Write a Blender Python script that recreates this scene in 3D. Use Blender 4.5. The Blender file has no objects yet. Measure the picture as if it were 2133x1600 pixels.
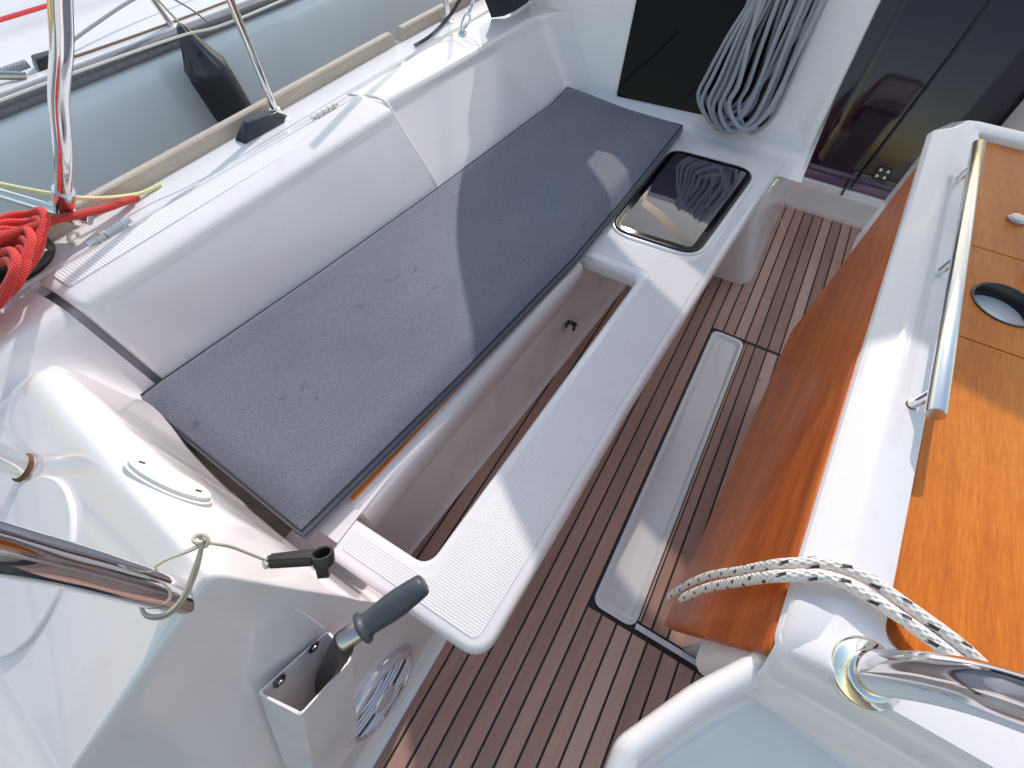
import bpy, bmesh, math, random
from mathutils import Vector, Matrix
random.seed(7)
R_ = math.radians
S = bpy.context.scene
C = S.collection

# ------------------------------------------------------------------ camera
cam = bpy.data.cameras.new('camera'); cam_o = bpy.data.objects.new('camera', cam); C.objects.link(cam_o)
cam.sensor_width = 36.0; cam.lens = 36.0 * 951.015 / 2133.0
cam.clip_start = 0.02; cam.clip_end = 3000
CAM_Z = 1.33044
yaw, pitch, roll = 0.509487, 0.979729, -0.024748
fw = Vector((math.cos(yaw)*math.cos(pitch), math.sin(yaw)*math.cos(pitch), -math.sin(pitch)))
rt = Vector((math.sin(yaw), -math.cos(yaw), 0)); dn = fw.cross(rt)
r2 = math.cos(roll)*rt + math.sin(roll)*dn; d2 = -math.sin(roll)*rt + math.cos(roll)*dn
cam_o.matrix_world = Matrix(((r2.x, -d2.x, -fw.x, 0), (r2.y, -d2.y, -fw.y, 0), (r2.z, -d2.z, -fw.z, CAM_Z), (0, 0, 0, 1)))
S.camera = cam_o
S.render.resolution_x = 1024; S.render.resolution_y = 768

# ------------------------------------------------------------------ sky and sun
SUN_AZ, SUN_EL = 13.0, 36.0          # degrees to port of straight ahead (+X), above the horizon
w = bpy.data.worlds.new('World'); S.world = w; w.use_nodes = True
nt = w.node_tree; bg = nt.nodes['Background']
sky = nt.nodes.new('ShaderNodeTexSky'); sky.sky_type = 'NISHITA'; sky.sun_disc = False
sky.sun_elevation = R_(SUN_EL); sky.sun_rotation = R_(90 - SUN_AZ)
sky.air_density = 1.9; sky.dust_density = 1.3; sky.ozone_density = 0.4
nt.links.new(sky.outputs[0], bg.inputs[0]); bg.inputs[1].default_value = 0.15
sl = bpy.data.lights.new('sun', 'SUN'); so = bpy.data.objects.new('sun', sl); C.objects.link(so)
sl.energy = 2.25; sl.angle = R_(0.55); sl.color = (1.0, 0.96, 0.92)
sd = Vector((math.cos(R_(SUN_AZ))*math.cos(R_(SUN_EL)), math.sin(R_(SUN_AZ))*math.cos(R_(SUN_EL)), math.sin(R_(SUN_EL))))
so.rotation_euler = sd.to_track_quat('Z', 'Y').to_euler(); so.location = (8, 2, 8)
S.view_settings.view_transform = 'Standard'; S.view_settings.look = 'None'
S.view_settings.gamma = 1.0; S.view_settings.use_curve_mapping = False
S.view_settings.exposure = 0.40
S.render.engine = 'CYCLES'

# ------------------------------------------------------------------ materials
MATS = {}
def nodes(name):
    m = bpy.data.materials.new(name); m.use_nodes = True
    t = m.node_tree; b = t.nodes['Principled BSDF']; MATS[name] = m
    return m, t, b
def N(t, kind, **kw):
    n = t.nodes.new('ShaderNode' + kind)
    for k, v in kw.items():
        if k.startswith('_'): setattr(n, k[1:], v)
        else: n.inputs[k.replace('__', ' ')].default_value = v
    return n
def ramp(t, src, stops):
    r = t.nodes.new('ShaderNodeValToRGB'); e = r.color_ramp.elements
    while len(e) < len(stops): e.new(0.5)
    for i, (p, c) in enumerate(stops): e[i].position = p; e[i].color = (*c, 1)
    t.links.new(src, r.inputs[0]); return r.outputs[0]
def coords(t, scale=(1, 1, 1), kind='Object'):
    c = t.nodes.new('ShaderNodeTexCoord'); m = t.nodes.new('ShaderNodeMapping'); m.inputs['Scale'].default_value = scale
    t.links.new(c.outputs[kind], m.inputs[0]); return m.outputs[0]
def noise(t, vec, scale, detail=3, rough=.55):
    n = t.nodes.new('ShaderNodeTexNoise'); n.inputs['Scale'].default_value = scale; n.inputs['Detail'].default_value = detail
    n.inputs['Roughness'].default_value = rough; t.links.new(vec, n.inputs['Vector']); return n.outputs['Fac']
def bump(t, b, h, strength, dist):
    n = t.nodes.new('ShaderNodeBump'); n.inputs['Strength'].default_value = strength; n.inputs['Distance'].default_value = dist
    t.links.new(h, n.inputs['Height']); t.links.new(n.outputs[0], b.inputs['Normal']); return n
def mth(t, op, a, b=None):
    n = t.nodes.new('ShaderNodeMath'); n.operation = op
    for i, v in enumerate((a, b)):
        if v is None: continue
        if isinstance(v, (int, float)): n.inputs[i].default_value = v
        else: t.links.new(v, n.inputs[i])
    return n.outputs[0]

def plain(name, col, rough=.4, metal=0, spec=.5, coat=0, rvar=0, cvar=0, vs=8):
    m, t, b = nodes(name)
    b.inputs['Base Color'].default_value = (*col, 1); b.inputs['Roughness'].default_value = rough
    b.inputs['Metallic'].default_value = metal; b.inputs['Specular IOR Level'].default_value = spec
    b.inputs['Coat Weight'].default_value = coat; b.inputs['Coat Roughness'].default_value = .06
    if rvar or cvar:
        f = noise(t, coords(t), vs, 5)
        if rvar:
            mr = N(t, 'MapRange'); mr.inputs['To Min'].default_value = max(.02, rough-rvar); mr.inputs['To Max'].default_value = rough+rvar
            t.links.new(f, mr.inputs['Value']); t.links.new(mr.outputs[0], b.inputs['Roughness'])
        if cvar:
            c = ramp(t, f, [(.3, tuple(v*(1-cvar) for v in col)), (.7, tuple(min(1, v*(1+cvar*.6)) for v in col))])
            t.links.new(c, b.inputs['Base Color'])
    return m

def gelcoat(name, col, rough=.16, dirt_shade=.5):
    m, t, b = nodes(name)
    v = coords(t)
    f1 = noise(t, v, 3.0, 6, .6); f2 = noise(t, coords(t, (1, 1, .35)), 38, 5, .7)
    spk = t.nodes.new('ShaderNodeTexVoronoi'); spk.inputs['Scale'].default_value = 30; t.links.new(v, spk.inputs['Vector'])
    base = ramp(t, f1, [(.30, tuple(c*.955 for c in col)), (.65, col)])
    mx = t.nodes.new('ShaderNodeMix'); mx.data_type = 'RGBA'; mx.blend_type = 'MIX'
    t.links.new(base, mx.inputs['A']); mx.inputs['B'].default_value = (col[0]*.55, col[1]*.51, col[2]*.44, 1)
    sp = mth(t, 'LESS_THAN', spk.outputs['Distance'], .020)
    g = mth(t, 'MULTIPLY', sp, mth(t, 'GREATER_THAN', noise(t, v, 11, 2), .58))
    st = mth(t, 'MULTIPLY', mth(t, 'SUBTRACT', mth(t, 'MAXIMUM', f2, .59), .59), dirt_shade*1.2)
    t.links.new(mth(t, 'ADD', mth(t, 'MULTIPLY', g, .5*dirt_shade), st), mx.inputs['Factor'])
    t.links.new(mx.outputs['Result'], b.inputs['Base Color'])
    mr = N(t, 'MapRange'); mr.inputs['To Min'].default_value = rough*.6; mr.inputs['To Max'].default_value = rough*1.7
    t.links.new(noise(t, v, 14, 5, .65), mr.inputs['Value']); t.links.new(mr.outputs[0], b.inputs['Roughness'])
    b.inputs['Coat Weight'].default_value = .5; b.inputs['Coat Roughness'].default_value = .035
    bump(t, b, noise(t, v, 5.5, 2), .025, .02)
    return m
gelcoat('gelcoat', (.795, .732, .742), .13, .8); gelcoat('gelcoat_shell', (.82, .760, .778), .16, 1.0)
gelcoat('gelcoat_tray', (.84, .77, .77), .18, 1.0)

def nonskid(name, pitch):
    m, t, b = nodes(name)
    sep = t.nodes.new('ShaderNodeSeparateXYZ'); t.links.new(coords(t), sep.inputs[0])
    f = 2*math.pi/pitch
    a = mth(t, 'SINE', mth(t, 'MULTIPLY', sep.outputs['X'], f)); c = mth(t, 'SINE', mth(t, 'MULTIPLY', sep.outputs['Y'], f))
    h = mth(t, 'MINIMUM', a, c)
    g = mth(t, 'ADD', mth(t, 'MULTIPLY', h, .5), .5)
    dirt_shade = noise(t, coords(t), 6, 5)
    d2 = mth(t, 'MULTIPLY', mth(t, 'LESS_THAN', g, .32), mth(t, 'ADD', mth(t, 'MULTIPLY', dirt_shade, .7), .25))  # valleys of the relief darkened in colour: painted shade along with uneven dirt
    mx = t.nodes.new('ShaderNodeMix'); mx.data_type = 'RGBA'
    mx.inputs['A'].default_value = (.87, .80, .815, 1); mx.inputs['B'].default_value = (.57, .52, .54, 1)
    t.links.new(d2, mx.inputs['Factor']); t.links.new(mx.outputs['Result'], b.inputs['Base Color'])
    b.inputs['Roughness'].default_value = .38
    bump(t, b, g, .55, pitch*.22)
    return m
nonskid('nonskid', .0052)
def ribbed(name, pitch):
    m, t, b = nodes(name)
    sep = t.nodes.new('ShaderNodeSeparateXYZ'); t.links.new(coords(t), sep.inputs[0])
    a = mth(t, 'SINE', mth(t, 'MULTIPLY', sep.outputs['X'], 2*math.pi/pitch))
    b.inputs['Base Color'].default_value = (.80, .765, .772, 1); b.inputs['Roughness'].default_value = .3
    bump(t, b, a, .28, pitch*.2); return m
ribbed('ribbed', .0064)

def wood(name, stops, xs, ns, rough, coat, rnd=0.0, weather=0, bs=.12):
    m, t, b = nodes(name)
    v = coords(t, xs)
    oi = t.nodes.new('ShaderNodeObjectInfo')
    va = t.nodes.new('ShaderNodeVectorMath'); va.operation = 'ADD'
    cb = t.nodes.new('ShaderNodeCombineXYZ'); t.links.new(mth(t, 'MULTIPLY', oi.outputs['Random'], 37.0), cb.inputs[0]); t.links.new(mth(t, 'MULTIPLY', oi.outputs['Random'], 91.0), cb.inputs[1])
    t.links.new(v, va.inputs[0]); t.links.new(cb.outputs[0], va.inputs[1])
    f1 = noise(t, va.outputs[0], ns, 8, .68)
    big = noise(t, coords(t, (1, 3.5, 3.5)), 3.0, 4, .6); mid = noise(t, coords(t, (.55, 9, 9)), 5.0, 5, .6)
    f = mth(t, 'ADD', mth(t, 'ADD', mth(t, 'MULTIPLY', f1, .48), mth(t, 'MULTIPLY', mid, .30)), mth(t, 'MULTIPLY', big, .22))
    if rnd: f = mth(t, 'ADD', f, mth(t, 'MULTIPLY', mth(t, 'SUBTRACT', oi.outputs['Random'], .5), rnd))
    col = ramp(t, f, stops)
    if weather:
        mx = t.nodes.new('ShaderNodeMix'); mx.data_type = 'RGBA'; t.links.new(col, mx.inputs['A']); mx.inputs['B'].default_value = (.60, .44, .39, 1)
        t.links.new(mth(t, 'MULTIPLY', noise(t, coords(t, (.6, 1.6, 1)), 4.0, 6, .7), weather), mx.inputs['Factor']); col = mx.outputs['Result']
        mz = t.nodes.new('ShaderNodeMix'); mz.data_type = 'RGBA'; t.links.new(col, mz.inputs['A']); mz.inputs['B'].default_value = (.10, .04, .022, 1)
        vo = t.nodes.new('ShaderNodeTexVoronoi'); vo.inputs['Scale'].default_value = 6.5; t.links.new(coords(t), vo.inputs['Vector'])
        t.links.new(mth(t, 'MULTIPLY', mth(t, 'LESS_THAN', mth(t, 'ADD', vo.outputs['Distance'], mth(t, 'MULTIPLY', noise(t, coords(t), 60, 2), .05)), .085), .35), mz.inputs['Factor']); col = mz.outputs['Result']
    t.links.new(col, b.inputs['Base Color']); b.inputs['Roughness'].default_value = rough
    b.inputs['Coat Weight'].default_value = coat; b.inputs['Coat Roughness'].default_value = .10
    if name.startswith('varn'): b.inputs['Specular IOR Level'].default_value = .22
    bump(t, b, f1, bs, .004)
    return m
wood('teak', [(.20, (.30, .140, .100)), (.5, (.56, .285, .210)), (.82, (.72, .43, .33))], (1.6, 48, 48), 9, .62, 0, .50, .32, .32)
wood('teak_weathered', [(.28, (.30, .235, .18)), (.5, (.49, .405, .335)), (.72, (.64, .56, .48))], (14, 40, 40), 9, .7, 0, 0, 0, .35)
wood('varnished_leaf', [(.32, (.24, .040, .006)), (.50, (.47, .098, .012)), (.68, (.68, .185, .026))], (.7, 20, 20), 8, .40, .12, 0, 0, .05)
wood('varnished_top', [(.32, (.40, .090, .007)), (.5, (.61, .156, .012)), (.68, (.77, .255, .028))], (2.6, 26, 26), 13, .42, .10, 0, 0, .22)
plain('caulk', (.012, .010, .011), .55); plain('black_rubber', (.012, .012, .014), .4)
plain('black_plastic', (.016, .015, .018), .34, coat=.0, rvar=.08, vs=30)
plain('grip_plastic', (.055, .058, .072), .42, rvar=.1, vs=60)
plain('steel', (.80, .79, .78), .07, 1, rvar=.04, vs=20); plain('steel_brushed', (.52, .50, .48), .30, 1, rvar=.08, vs=30)
plain('window_glass', (.004, .003, .005), .04, spec=.12, rvar=.015, vs=5); plain('steel_satin', (.74, .73, .72), .19, 1, rvar=.05, vs=40)
plain('dark_metal', (.10, .095, .09), .34, .8)
plain('dark_glass', (.050, .038, .060), .03, spec=1.0, coat=1.0, rvar=.015, vs=5)
plain('acrylic_door', (.018, .008, .022), .05, spec=.5, coat=.0, rvar=.03, vs=4)
plain('door_frame', (.13, .065, .16), .2, rvar=.08); plain('canvas', (.028, .030, .038), .85, cvar=.2, vs=20)
m, t, b = nodes('hood_canvas')  # unseen canopy made pale and translucent to brighten the cockpit below it
tl_ = t.nodes.new('ShaderNodeBsdfTranslucent'); tl_.inputs[0].default_value = (.88, .87, .86, 1)
ms = t.nodes.new('ShaderNodeMixShader'); ms.inputs[0].default_value = .68
b.inputs['Base Color'].default_value = (.66, .66, .67, 1); b.inputs['Roughness'].default_value = .9
t.links.new(b.outputs[0], ms.inputs[1]); t.links.new(tl_.outputs[0], ms.inputs[2]); t.links.new(ms.outputs[0], t.nodes['Material Output'].inputs[0])

plain('cream_plastic', (.74, .72, .66), .3); plain('white_plastic', (.74, .68, .685), .24, coat=.2, cvar=.10, rvar=.08, vs=12)
plain('speaker_white', (.78, .74, .80), .10, .35, coat=.7); plain('print_black', (.01, .01, .01), .5)
plain('hull_grey', (.71, .75, .78), .2, coat=.4, rvar=.08, cvar=.10, vs=2.2); plain('rub_grey', (.20, .19, .205), .6, cvar=.2, vs=30)
plain('deck_white', (.76, .725, .735), .35, cvar=.04); plain('red_paint', (.62, .025, .02), .35)
plain('navy_vinyl', (.020, .024, .042), .28, rvar=.1, vs=15); plain('black_cloth', (.020, .021, .026), .8)
plain('webbing', (.05, .045, .055), .75)
plain('liner', (.84, .73, .725), .3, cvar=.08, rvar=.1, vs=9)
plain('rust', (.17, .065, .022), .8, cvar=.3, vs=60)

def ropemat(name, c1, c2, scale, amt, flecks=None):
    m, t, b = nodes(name)
    uv = t.nodes.new('ShaderNodeUVMap'); sep = t.nodes.new('ShaderNodeSeparateXYZ'); t.links.new(uv.outputs[0], sep.inputs[0])
    # braid: u runs round the rope, v along it in metres
    a = mth(t, 'SINE', mth(t, 'ADD', mth(t, 'MULTIPLY', sep.outputs[0], 2*math.pi*8), mth(t, 'MULTIPLY', sep.outputs[1], scale)))
    c = mth(t, 'SINE', mth(t, 'SUBTRACT', mth(t, 'MULTIPLY', sep.outputs[0], 2*math.pi*8), mth(t, 'MULTIPLY', sep.outputs[1], scale)))
    h = mth(t, 'MULTIPLY', mth(t, 'ADD', a, c), .5)
    col = ramp(t, mth(t, 'ADD', mth(t, 'MULTIPLY', h, .5), .5), [(.15, c2), (.6, c1)])
    if flecks:
        per = flecks
        vv = mth(t, 'FRACT', mth(t, 'MULTIPLY', sep.outputs[1], 1/per))
        u4 = mth(t, 'FRACT', mth(t, 'ADD', mth(t, 'MULTIPLY', sep.outputs[0], 3.0), mth(t, 'MULTIPLY', sep.outputs[1], 22)))
        zz = mth(t, 'MULTIPLY', mth(t, 'SINE', mth(t, 'MULTIPLY', sep.outputs[0], 2*math.pi*16)), .05)
        k = mth(t, 'MULTIPLY', mth(t, 'LESS_THAN', mth(t, 'ADD', vv, zz), .34), mth(t, 'LESS_THAN', u4, .30))
        mx = t.nodes.new('ShaderNodeMix'); mx.data_type = 'RGBA'; t.links.new(col, mx.inputs['A']); mx.inputs['B'].default_value = (.055, .04, .05, 1)
        t.links.new(k, mx.inputs['Factor']); col = mx.outputs['Result']
    oi = t.nodes.new('ShaderNodeObjectInfo'); hv = t.nodes.new('ShaderNodeHueSaturation'); t.links.new(col, hv.inputs['Color']); t.links.new(mth(t, 'ADD', mth(t, 'MULTIPLY', oi.outputs['Random'], .45), .78), hv.inputs['Value'])
    t.links.new(hv.outputs[0], b.inputs['Base Color']); b.inputs['Roughness'].default_value = .8
    b.inputs['Sheen Weight'].default_value = .15
    bump(t, b, h, amt, .0012); return m
ropemat('rope_white', (.76, .69, .64), (.58, .50, .46), 620, .6, .024)
ropemat('rope_grey', (.42, .42, .47), (.22, .22, .26), 640, .9)
ropemat('rope_red', (.74, .040, .030), (.52, .016, .014), 900, .7)
ropemat('cord_cream', (.66, .58, .46), (.42, .36, .27), 1500, .6)
ropemat('rope_tan', (.42, .27, .17), (.22, .12, .07), 900, .6)
ropemat('rope_yellow', (.72, .66, .34), (.55, .50, .28), 900, .4)

m, t, b = nodes('cushion_fabric')
v = coords(t); f1 = noise(t, v, 420, 3, .6); f2 = noise(t, v, 5, 5, .6); f3 = noise(t, v, 190, 3)
base = ramp(t, mth(t, 'ADD', mth(t, 'MULTIPLY', f1, .86), mth(t, 'MULTIPLY', f2, .14)), [(.32, (.078, .082, .110)), (.52, (.136, .140, .182)), (.72, (.22, .225, .275))])
vo = t.nodes.new('ShaderNodeTexVoronoi'); vo.inputs['Scale'].default_value = 7.0; vo.inputs['Randomness'].default_value = 1
t.links.new(coords(t, (1, 1.7, 1)), vo.inputs['Vector'])
st = mth(t, 'MULTIPLY', mth(t, 'GREATER_THAN', noise(t, coords(t, (1, 1.8, 1)), 20, 4, .62), .655), mth(t, 'GREATER_THAN', noise(t, v, 3.2, 1), .47))
mx = t.nodes.new('ShaderNodeMix'); mx.data_type = 'RGBA'; t.links.new(base, mx.inputs['A']); mx.inputs['B'].default_value = (.045, .047, .060, 1)
t.links.new(mth(t, 'MULTIPLY', st, .42), mx.inputs['Factor'])
v2 = t.nodes.new('ShaderNodeTexVoronoi'); v2.inputs['Scale'].default_value = 60; t.links.new(v, v2.inputs['Vector'])
lint = mth(t, 'MULTIPLY', mth(t, 'LESS_THAN', v2.outputs['Distance'], .045), mth(t, 'GREATER_THAN', noise(t, v, 9, 2), .56))
my = t.nodes.new('ShaderNodeMix'); my.data_type = 'RGBA'; t.links.new(mx.outputs['Result'], my.inputs['A']); my.inputs['B'].default_value = (.30, .30, .32, 1)
t.links.new(mth(t, 'MULTIPLY', lint, .6), my.inputs['Factor'])
t.links.new(my.outputs['Result'], b.inputs['Base Color']); b.inputs['Roughness'].default_value = .62; b.inputs['Specular IOR Level'].default_value = .35
b.inputs['Sheen Weight'].default_value = .25; b.inputs['Sheen Roughness'].default_value = .4
bump(t, b, f1, .35, .0008)
plain('seam_dark', (.018, .019, .024), .7)

m, t, b = nodes('clear_vinyl')
tr = t.nodes.new('ShaderNodeBsdfTransparent'); tr.inputs[0].default_value = (.62, .60, .56, 1)
ms = t.nodes.new('ShaderNodeMixShader'); ms.inputs[0].default_value = .12
b.inputs['Base Color'].default_value = (.5, .5, .5, 1); b.inputs['Roughness'].default_value = .1
t.links.new(tr.outputs[0], ms.inputs[1]); t.links.new(b.outputs[0], ms.inputs[2]); t.links.new(ms.outputs[0], t.nodes['Material Output'].inputs[0])

m, t, b = nodes('water_surface')
b.inputs['Base Color'].default_value = (.006, .014, .016, 1); b.inputs['Roughness'].default_value = .08; b.inputs['Specular IOR Level'].default_value = .5
bump(t, b, noise(t, coords(t, (1, 1.6, 1)), 3.2, 5), .5, .25)

# ------------------------------------------------------------------ helpers
def tag(o, label=None, cat=None, group=None, kind=None):
    if label: o['label'] = label
    if cat: o['category'] = cat
    if group: o['group'] = group
    if kind: o['kind'] = kind
    return o
def thing(name, label, cat, loc=(0, 0, 0), group=None):
    o = bpy.data.objects.new(name, None); C.objects.link(o); o.location = loc; o.empty_display_size = .05
    return tag(o, label, cat, group)
def obj(name, geo, mat, parent=None, smooth=True, ang=35, wn=False, bevel=0, uv=None):
    me = bpy.data.meshes.new(name); me.from_pydata([tuple(v) for v in geo[0]], [], geo[1]); me.update()
    if len(geo) > 2 and geo[2]:
        l = me.uv_layers.new(name='UVMap')
        for p in me.polygons:
            for li, vi, k in zip(p.loop_indices, p.vertices, range(9)):
                l.data[li].uv = geo[2][p.index][k]
    bm = bmesh.new(); bm.from_mesh(me)
    if not (len(geo) > 2 and geo[2]): bmesh.ops.remove_doubles(bm, verts=bm.verts, dist=1e-5)
    bmesh.ops.recalc_face_normals(bm, faces=bm.faces)
    if bevel:
        es = [e for e in bm.edges if len(e.link_faces) == 2 and e.calc_face_angle(0) > R_(40)]
        bmesh.ops.bevel(bm, geom=es, offset=bevel, segments=3, profile=.5, affect='EDGES', clamp_overlap=True)
    bm.to_mesh(me); bm.free()
    if smooth:
        for p in me.polygons: p.use_smooth = True
        me.set_sharp_from_angle(angle=R_(ang))
    me.materials.append(MATS[mat])
    o = bpy.data.objects.new(name, me); C.objects.link(o)
    if parent:
        o.parent = parent
        if parent.type == 'EMPTY': o.matrix_parent_inverse = Matrix.Translation(-Vector(parent.location))
    if wn:
        wm = o.modifiers.new('wn', 'WEIGHTED_NORMAL'); wm.keep_sharp = True
    return o
def merge(*gs):
    v, f = [], []
    for g in gs:
        n = len(v); v += list(g[0]); f += [tuple(i+n for i in q) for q in g[1]]
    return v, f
def grid(rows, close_u=False, close_v=False):
    nr, nc = len(rows), len(rows[0]); v = [p for r in rows for p in r]; f = []
    for i in range(nr - (0 if close_u else 1)):
        for j in range(nc - (0 if close_v else 1)):
            a, b2 = i*nc+j, i*nc+(j+1) % nc; i2 = (i+1) % nr
            f.append((a, b2, i2*nc+(j+1) % nc, i2*nc+j))
    return v, f
def box(x0, x1, y0, y1, z0, z1):
    v = [(x, y, z) for z in (z0, z1) for y in (y0, y1) for x in (x0, x1)]
    return v, [(0, 2, 3, 1), (4, 5, 7, 6), (0, 1, 5, 4), (2, 6, 7, 3), (0, 4, 6, 2), (1, 3, 7, 5)]
def hexa(b, tp):      # bottom four points, top four points, same order
    v = list(b)+list(tp); n = len(b)
    return v, [tuple(range(n))[::-1], tuple(range(n, 2*n))] + [(i, (i+1) % n, n+(i+1) % n, n+i) for i in range(n)]
def rpoly(pts, rad, n=6):
    out = []; k = len(pts)
    for i in range(k):
        p = Vector(pts[i]).to_2d(); a = Vector(pts[i-1]).to_2d(); b2 = Vector(pts[(i+1) % k]).to_2d()
        r = rad[i] if isinstance(rad, (list, tuple)) else rad
        if r <= 0: out.append((p.x, p.y)); continue
        u = (a-p).normalized(); v = (b2-p).normalized(); an = u.angle(v); d = min(r/math.tan(an/2), (a-p).length*.48, (b2-p).length*.48)
        p0 = p+u*d; p1 = p+v*d
        for j in range(n+1):
            s = j/n; q = p0*(1-s)**2+p*2*s*(1-s)+p1*s*s; out.append((q.x, q.y))
    return out
def prism(poly, z0, z1, fr=None):
    n = len(poly); f3 = fr or (lambda x, y, z: (x, y, z))
    v = [f3(x, y, z0) for x, y in poly]+[f3(x, y, z1) for x, y in poly]
    return v, [tuple(range(n))[::-1], tuple(range(n, 2*n))]+[(i, (i+1) % n, n+(i+1) % n, n+i) for i in range(n)]
def ringed(loops, cap0=False, cap1=False):    # loops of equal vertex count, bridged in order
    n = len(loops[0]); v = [p for l in loops for p in l]; f = []
    for k in range(len(loops)-1):
        for i in range(n): f.append((k*n+i, k*n+(i+1) % n, (k+1)*n+(i+1) % n, (k+1)*n+i))
    if cap0: f.append(tuple(range(n))[::-1])
    if cap1: f.append(tuple(range((len(loops)-1)*n, len(loops)*n)))
    return v, f
def cr(P, n=8, closed=False):
    P = [Vector(p) for p in P]; out = []; k = len(P); m2 = k if closed else k-1
    for i in range(m2):
        p1, p2 = P[i], P[(i+1) % k]
        p0 = P[i-1] if (closed or i > 0) else p1*2-p2; p3 = P[(i+2) % k] if (closed or i+2 < k) else p2*2-p1
        for j in range(n):
            t_ = j/n
            out.append(.5*((2*p1)+(p2-p0)*t_+(2*p0-5*p1+4*p2-p3)*t_*t_+(3*p1-p0-3*p2+p3)*t_**3))
    if not closed: out.append(P[-1])
    return out
def tube(P, r, seg=10, closed=False, caps=True, uv=False):
    P = [Vector(p) for p in P]; n = len(P); rows = []; ups = None; L = [0]
    for i in range(1, n): L.append(L[-1]+(P[i]-P[i-1]).length)
    for i in range(n):
        tn = (P[(i+1) % n]-P[i-1]) if closed or 0 < i < n-1 else (P[1]-P[0] if i == 0 else P[-1]-P[-2])
        tn.normalize()
        if ups is None: ups = tn.orthogonal().normalized()
        else: ups = (ups-tn*ups.dot(tn)).normalized()
        bi = tn.cross(ups); rr = r[i] if isinstance(r, (list, tuple)) else r
        rows.append([P[i]+(ups*math.cos(2*math.pi*k/seg)+bi*math.sin(2*math.pi*k/seg))*rr for k in range(seg)])
    v, f = grid(rows, close_u=closed, close_v=True); u = None
    if uv:
        u = []
        for i in range(n-(0 if closed else 1)):
            for k in range(seg):
                l0, l1 = L[i], (L[i+1] if i+1 < n else L[i]+(P[0]-P[i]).length)
                u.append([(k/seg, l0), ((k+1)/seg, l0), ((k+1)/seg, l1), (k/seg, l1)])
    if caps and not closed:
        f.append(tuple(range(seg))[::-1]); f.append(tuple(range((n-1)*seg, n*seg)))
        if u: u += [[(0, 0)]*seg, [(0, 0)]*seg]
    return (v, f, u) if uv else (v, f)
def frame_of(ez, ref=(0, 0, 1)):
    ez = Vector(ez).normalized(); ref = Vector(ref)
    if abs(ez.dot(ref)) > .98: ref = Vector((1, 0, 0))
    ex = (ref-ez*ref.dot(ez)).normalized(); return ex, ez.cross(ex), ez
def lathe(prof, o, axis, seg=28, ref=(0, 0, 1), sx=1, sy=1, cap0=True):
    ex, ey, ez = frame_of(axis, ref); o = Vector(o); rows = []
    for r, h in prof:
        rows.append([o+ez*h+ex*(r*sx*math.cos(2*math.pi*k/seg))+ey*(r*sy*math.sin(2*math.pi*k/seg)) for k in range(seg)])
    v, f = grid(rows, close_v=True); n = len(prof)
    if cap0: f.append(tuple(range(seg))[::-1])
    f.append(tuple(range((n-1)*seg, n*seg))); return v, f
def in_frame(geo, o, ex, ey, ez):
    o, ex, ey, ez = map(Vector, (o, ex, ey, ez)); return [o+ex*p[0]+ey*p[1]+ez*p[2] for p in geo[0]], geo[1]
def lerp(a, b2, s): return a+(b2-a)*s
def sst(a, b2, x):
    s = max(0., min(1., (x-a)/(b2-a))); return s*s*(3-2*s)
def pw(x, pts):       # piecewise linear
    if x <= pts[0][0]: return pts[0][1]
    for (a, fa), (b2, fb) in zip(pts, pts[1:]):
        if x <= b2: return fa+(fb-fa)*(x-a)/(b2-a)
    return pts[-1][1]
def rope(name, P, r, mat, parent=None, seg=10, n=8, closed=False):
    return obj(name, tube(cr(P, n, closed), r, seg, closed, uv=True), mat, parent, ang=80)

# ================================================================== SETTING
def struct(name, geo, mat, label=None, **kw):
    o = obj(name, geo, mat, **kw); o['kind'] = 'structure'
    if label: o['label'] = label
    return o
struct('water', box(-400, 400, -400, 400, -1.2, -.75), 'water_surface', smooth=False)

# ---- cockpit floor: caulked teak planks laid fore and aft
PITCH = .042
def seam(k): return -(k+3.2507)*PITCH
fxs, fys = [-.9, .29, 1.39, 2.37], [-1.0, -.218, -.112, .5]      # sheet of caulk under the planks, open over the hatch channel
fg = grid([[(x, y, -.0015) for y in fys] for x in fxs]); fg = (fg[0], [q for k, q in enumerate(fg[1]) if k != 4])
floor = struct('cockpit_floor', fg, 'caulk', smooth=False)
G = .0027
def plank(x0, x1, y0, y1, parent):
    b2 = .0012
    g = hexa([(x0, y0, -.02), (x1, y0, -.02), (x1, y1, -.02), (x0, y1, -.02)], [(x0, y0, -b2), (x1, y0, -b2), (x1, y1, -b2), (x0, y1, -b2)])
    tp = [(x0+b2, y0+b2, 0), (x1-b2, y0+b2, 0), (x1-b2, y1-b2, 0), (x0+b2, y1-b2, 0)]
    v = g[0]+tp; f = [q for i, q in enumerate(g[1]) if i > 1]
    f += [(4+i, 4+(i+1) % 4, 8+(i+1) % 4, 8+i) for i in range(4)]+[(8, 9, 10, 11)]
    return obj('plank', (v, f), 'teak', parent, smooth=False)
HX0, HX1, HY = .275, 1.403, seam(-1)
for k in range(-17, 15):
    ya, yb = seam(k+1)+G, seam(k)-G
    if k < -8: plank(.05, 2.35, ya, yb, floor)
    elif k <= -2: plank(-.85, 2.352, ya, yb, floor)
    else:
        plank(-.85, HX0-.004, ya, yb, floor); plank(HX1+.004, 2.352, ya, yb, floor)

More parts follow.
